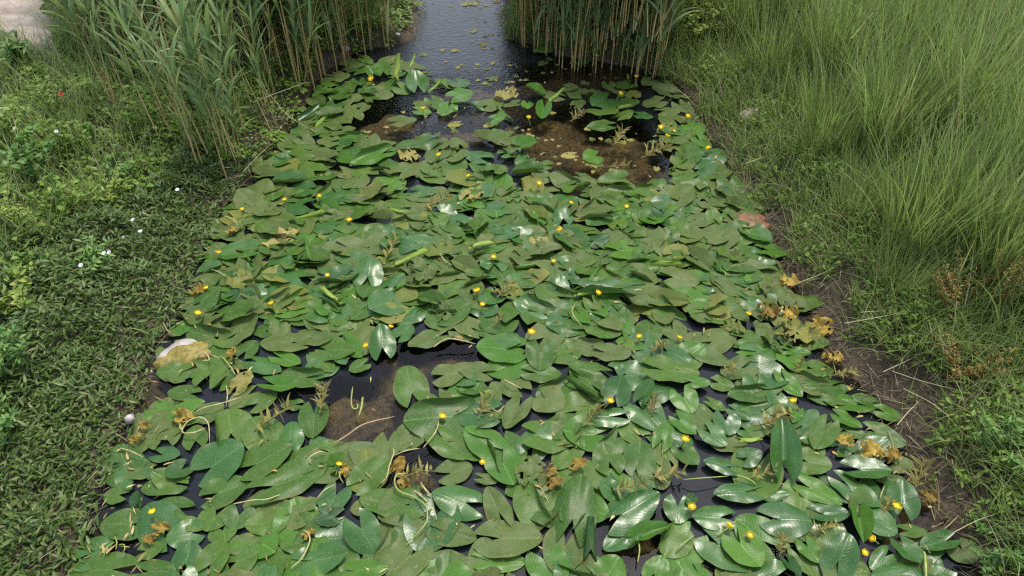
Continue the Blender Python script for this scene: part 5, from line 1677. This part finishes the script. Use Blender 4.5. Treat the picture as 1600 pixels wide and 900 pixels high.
# ------------------------------------------------------------------ small bank flowers
def bindweed(r=1.0):
    n, V = 20, []
    prof = [(0.12, -0.9), (0.2, -0.5), (0.45, -0.15), (0.8, 0.02), (1.0, 0.03)]
    for k, (rr, z) in enumerate(prof):
        for j in range(n):
            a = j / n * 2 * PI
            q_ = 1 + (0.06 * math.cos(5 * a) if k == 4 else 0)
            V.append((rr * q_ * math.cos(a), rr * q_ * math.sin(a), z))
    F = [(i * n + j, i * n + (j + 1) % n, (i + 1) * n + (j + 1) % n, (i + 1) * n + j) for i in range(len(prof) - 1) for j in range(n)]
    return np.array(V), np.array(F)


BIND = mesh_np('corolla', *bindweed(), [M_WHITE])
POPPY = mesh_np('corolla', *bindweed(), [M_RED])
tv, tf, _ = tube([(0.4, 0, -7), (0.15, 0, -3), (0, 0, -0.8)], 0.07, 5)
b = Buf()
b.add(tv, tf, tint=0.3, along=0.5)
BSTALK = b.mesh('stalk', [M_STEM])
for px, py, dp, lab in [
    (162, 395, 7, 'white bindweed flower, left one of a touching pair on the left bank'), (170, 394, 7, 'white bindweed flower, right one of a touching pair on the left bank'), (192, 370, 7, 'single white bindweed flower above the touching pair'), (207, 343, 8, 'white bindweed flower highest on the herb slope'),
    (219, 361, 6, 'small white flower at the border of the dark creeping weed'), (22, 200, 7, 'white flower near the left frame edge'), (88, 205, 6, 'white flower below the red poppy'), (282, 47, 8, 'white flower, lower one of a pair in the left reeds'), (292, 42, 9, 'large white flower, upper one of a pair in the left reeds'),
    (294, 89, 7, 'white flower below the pair in the left reeds'), (277, 296, 6, 'white flower near the front reeds'), (126, 414, 5, 'cream flower left of the touching white pair'), (3, 170, 7, 'white flower cut by the left frame edge')]:
    inreed = px > 270 and py < 100
    zz = 0.75 if inreed else 0.38 if py > 250 else 0.45
    g = at(px, py, zz)
    sc_ = (py + 530) * math.cos(PITCH) / (H - zz)
    e = empty('bindweed_flower', g)
    s = max(dp / sc_ / 2 * 0.78, 0.011)
    e.scale = (s, s, s)
    e.rotation_euler = (rng.normal(0.4, 0.25), rng.normal(0, 0.3), rng.uniform(-0.5, 0.5))
    link('corolla', BIND, e)
    link('stalk', BSTALK, e)
    tag(e, lab, 'flower', 'white flowers on the left bank')
g = at(95, 147, 0.45)
e = empty('poppy', g)
e.scale = (0.016,) * 3
e.rotation_euler = (0.5, 0.2, 0)
link('corolla', POPPY, e)
link('stalk', BSTALK, e)
tag(e, 'small red poppy among herbs left of the reeds', 'flower')

# ------------------------------------------------------------------ light
SUN_EL, SUN_AZ = math.radians(74), math.radians(40)      # azimuth: clockwise from straight up the channel
w = bpy.data.worlds.new('World')
scene.world = w
w.use_nodes = True
nt = w.node_tree
bg = nt.nodes['Background']
sky = nt.nodes.new('ShaderNodeTexSky')
sky.sky_type = 'NISHITA'
sky.sun_disc = False
sky.sun_elevation = SUN_EL
sky.sun_rotation = SUN_AZ
sky.dust_density = 2.0
sky.air_density = 1.0
hs = nt.nodes.new('ShaderNodeHueSaturation')      # thin cloud veil: a paler blue
hs.inputs['Saturation'].default_value = 0.62
nt.links.new(sky.outputs[0], hs.inputs['Color'])
nt.links.new(hs.outputs[0], bg.inputs[0])
bg.inputs[1].default_value = 0.15
sd = bpy.data.lights.new('sun', 'SUN')
sd.energy = 1.5
sd.angle = math.radians(10)
sd.color = (1.0, 0.94, 0.83)
so = bpy.data.objects.new('sun', sd)
COL.objects.link(so)
dirv = Vector((math.cos(SUN_EL) * math.sin(SUN_AZ), math.cos(SUN_EL) * math.cos(SUN_AZ), math.sin(SUN_EL)))
so.rotation_euler = dirv.to_track_quat('Z', 'Y').to_euler()
so.location = (3, 3, 8)

vs = scene.view_settings
vs.view_transform = 'Standard'
vs.look = 'None'
vs.exposure = 1.22
vs.gamma = 1
scene.render.engine = 'CYCLES'
cy = scene.cycles
cy.use_denoising = False
cy.use_adaptive_sampling = False
cy.sample_clamp_indirect = 4.0
cy.sample_clamp_direct = 12.0
cy.filter_width = 1.3
cy.max_bounces = 6
cy.diffuse_bounces = 3
cy.glossy_bounces = 3
cy.transmission_bounces = 3
cy.transparent_max_bounces = 8
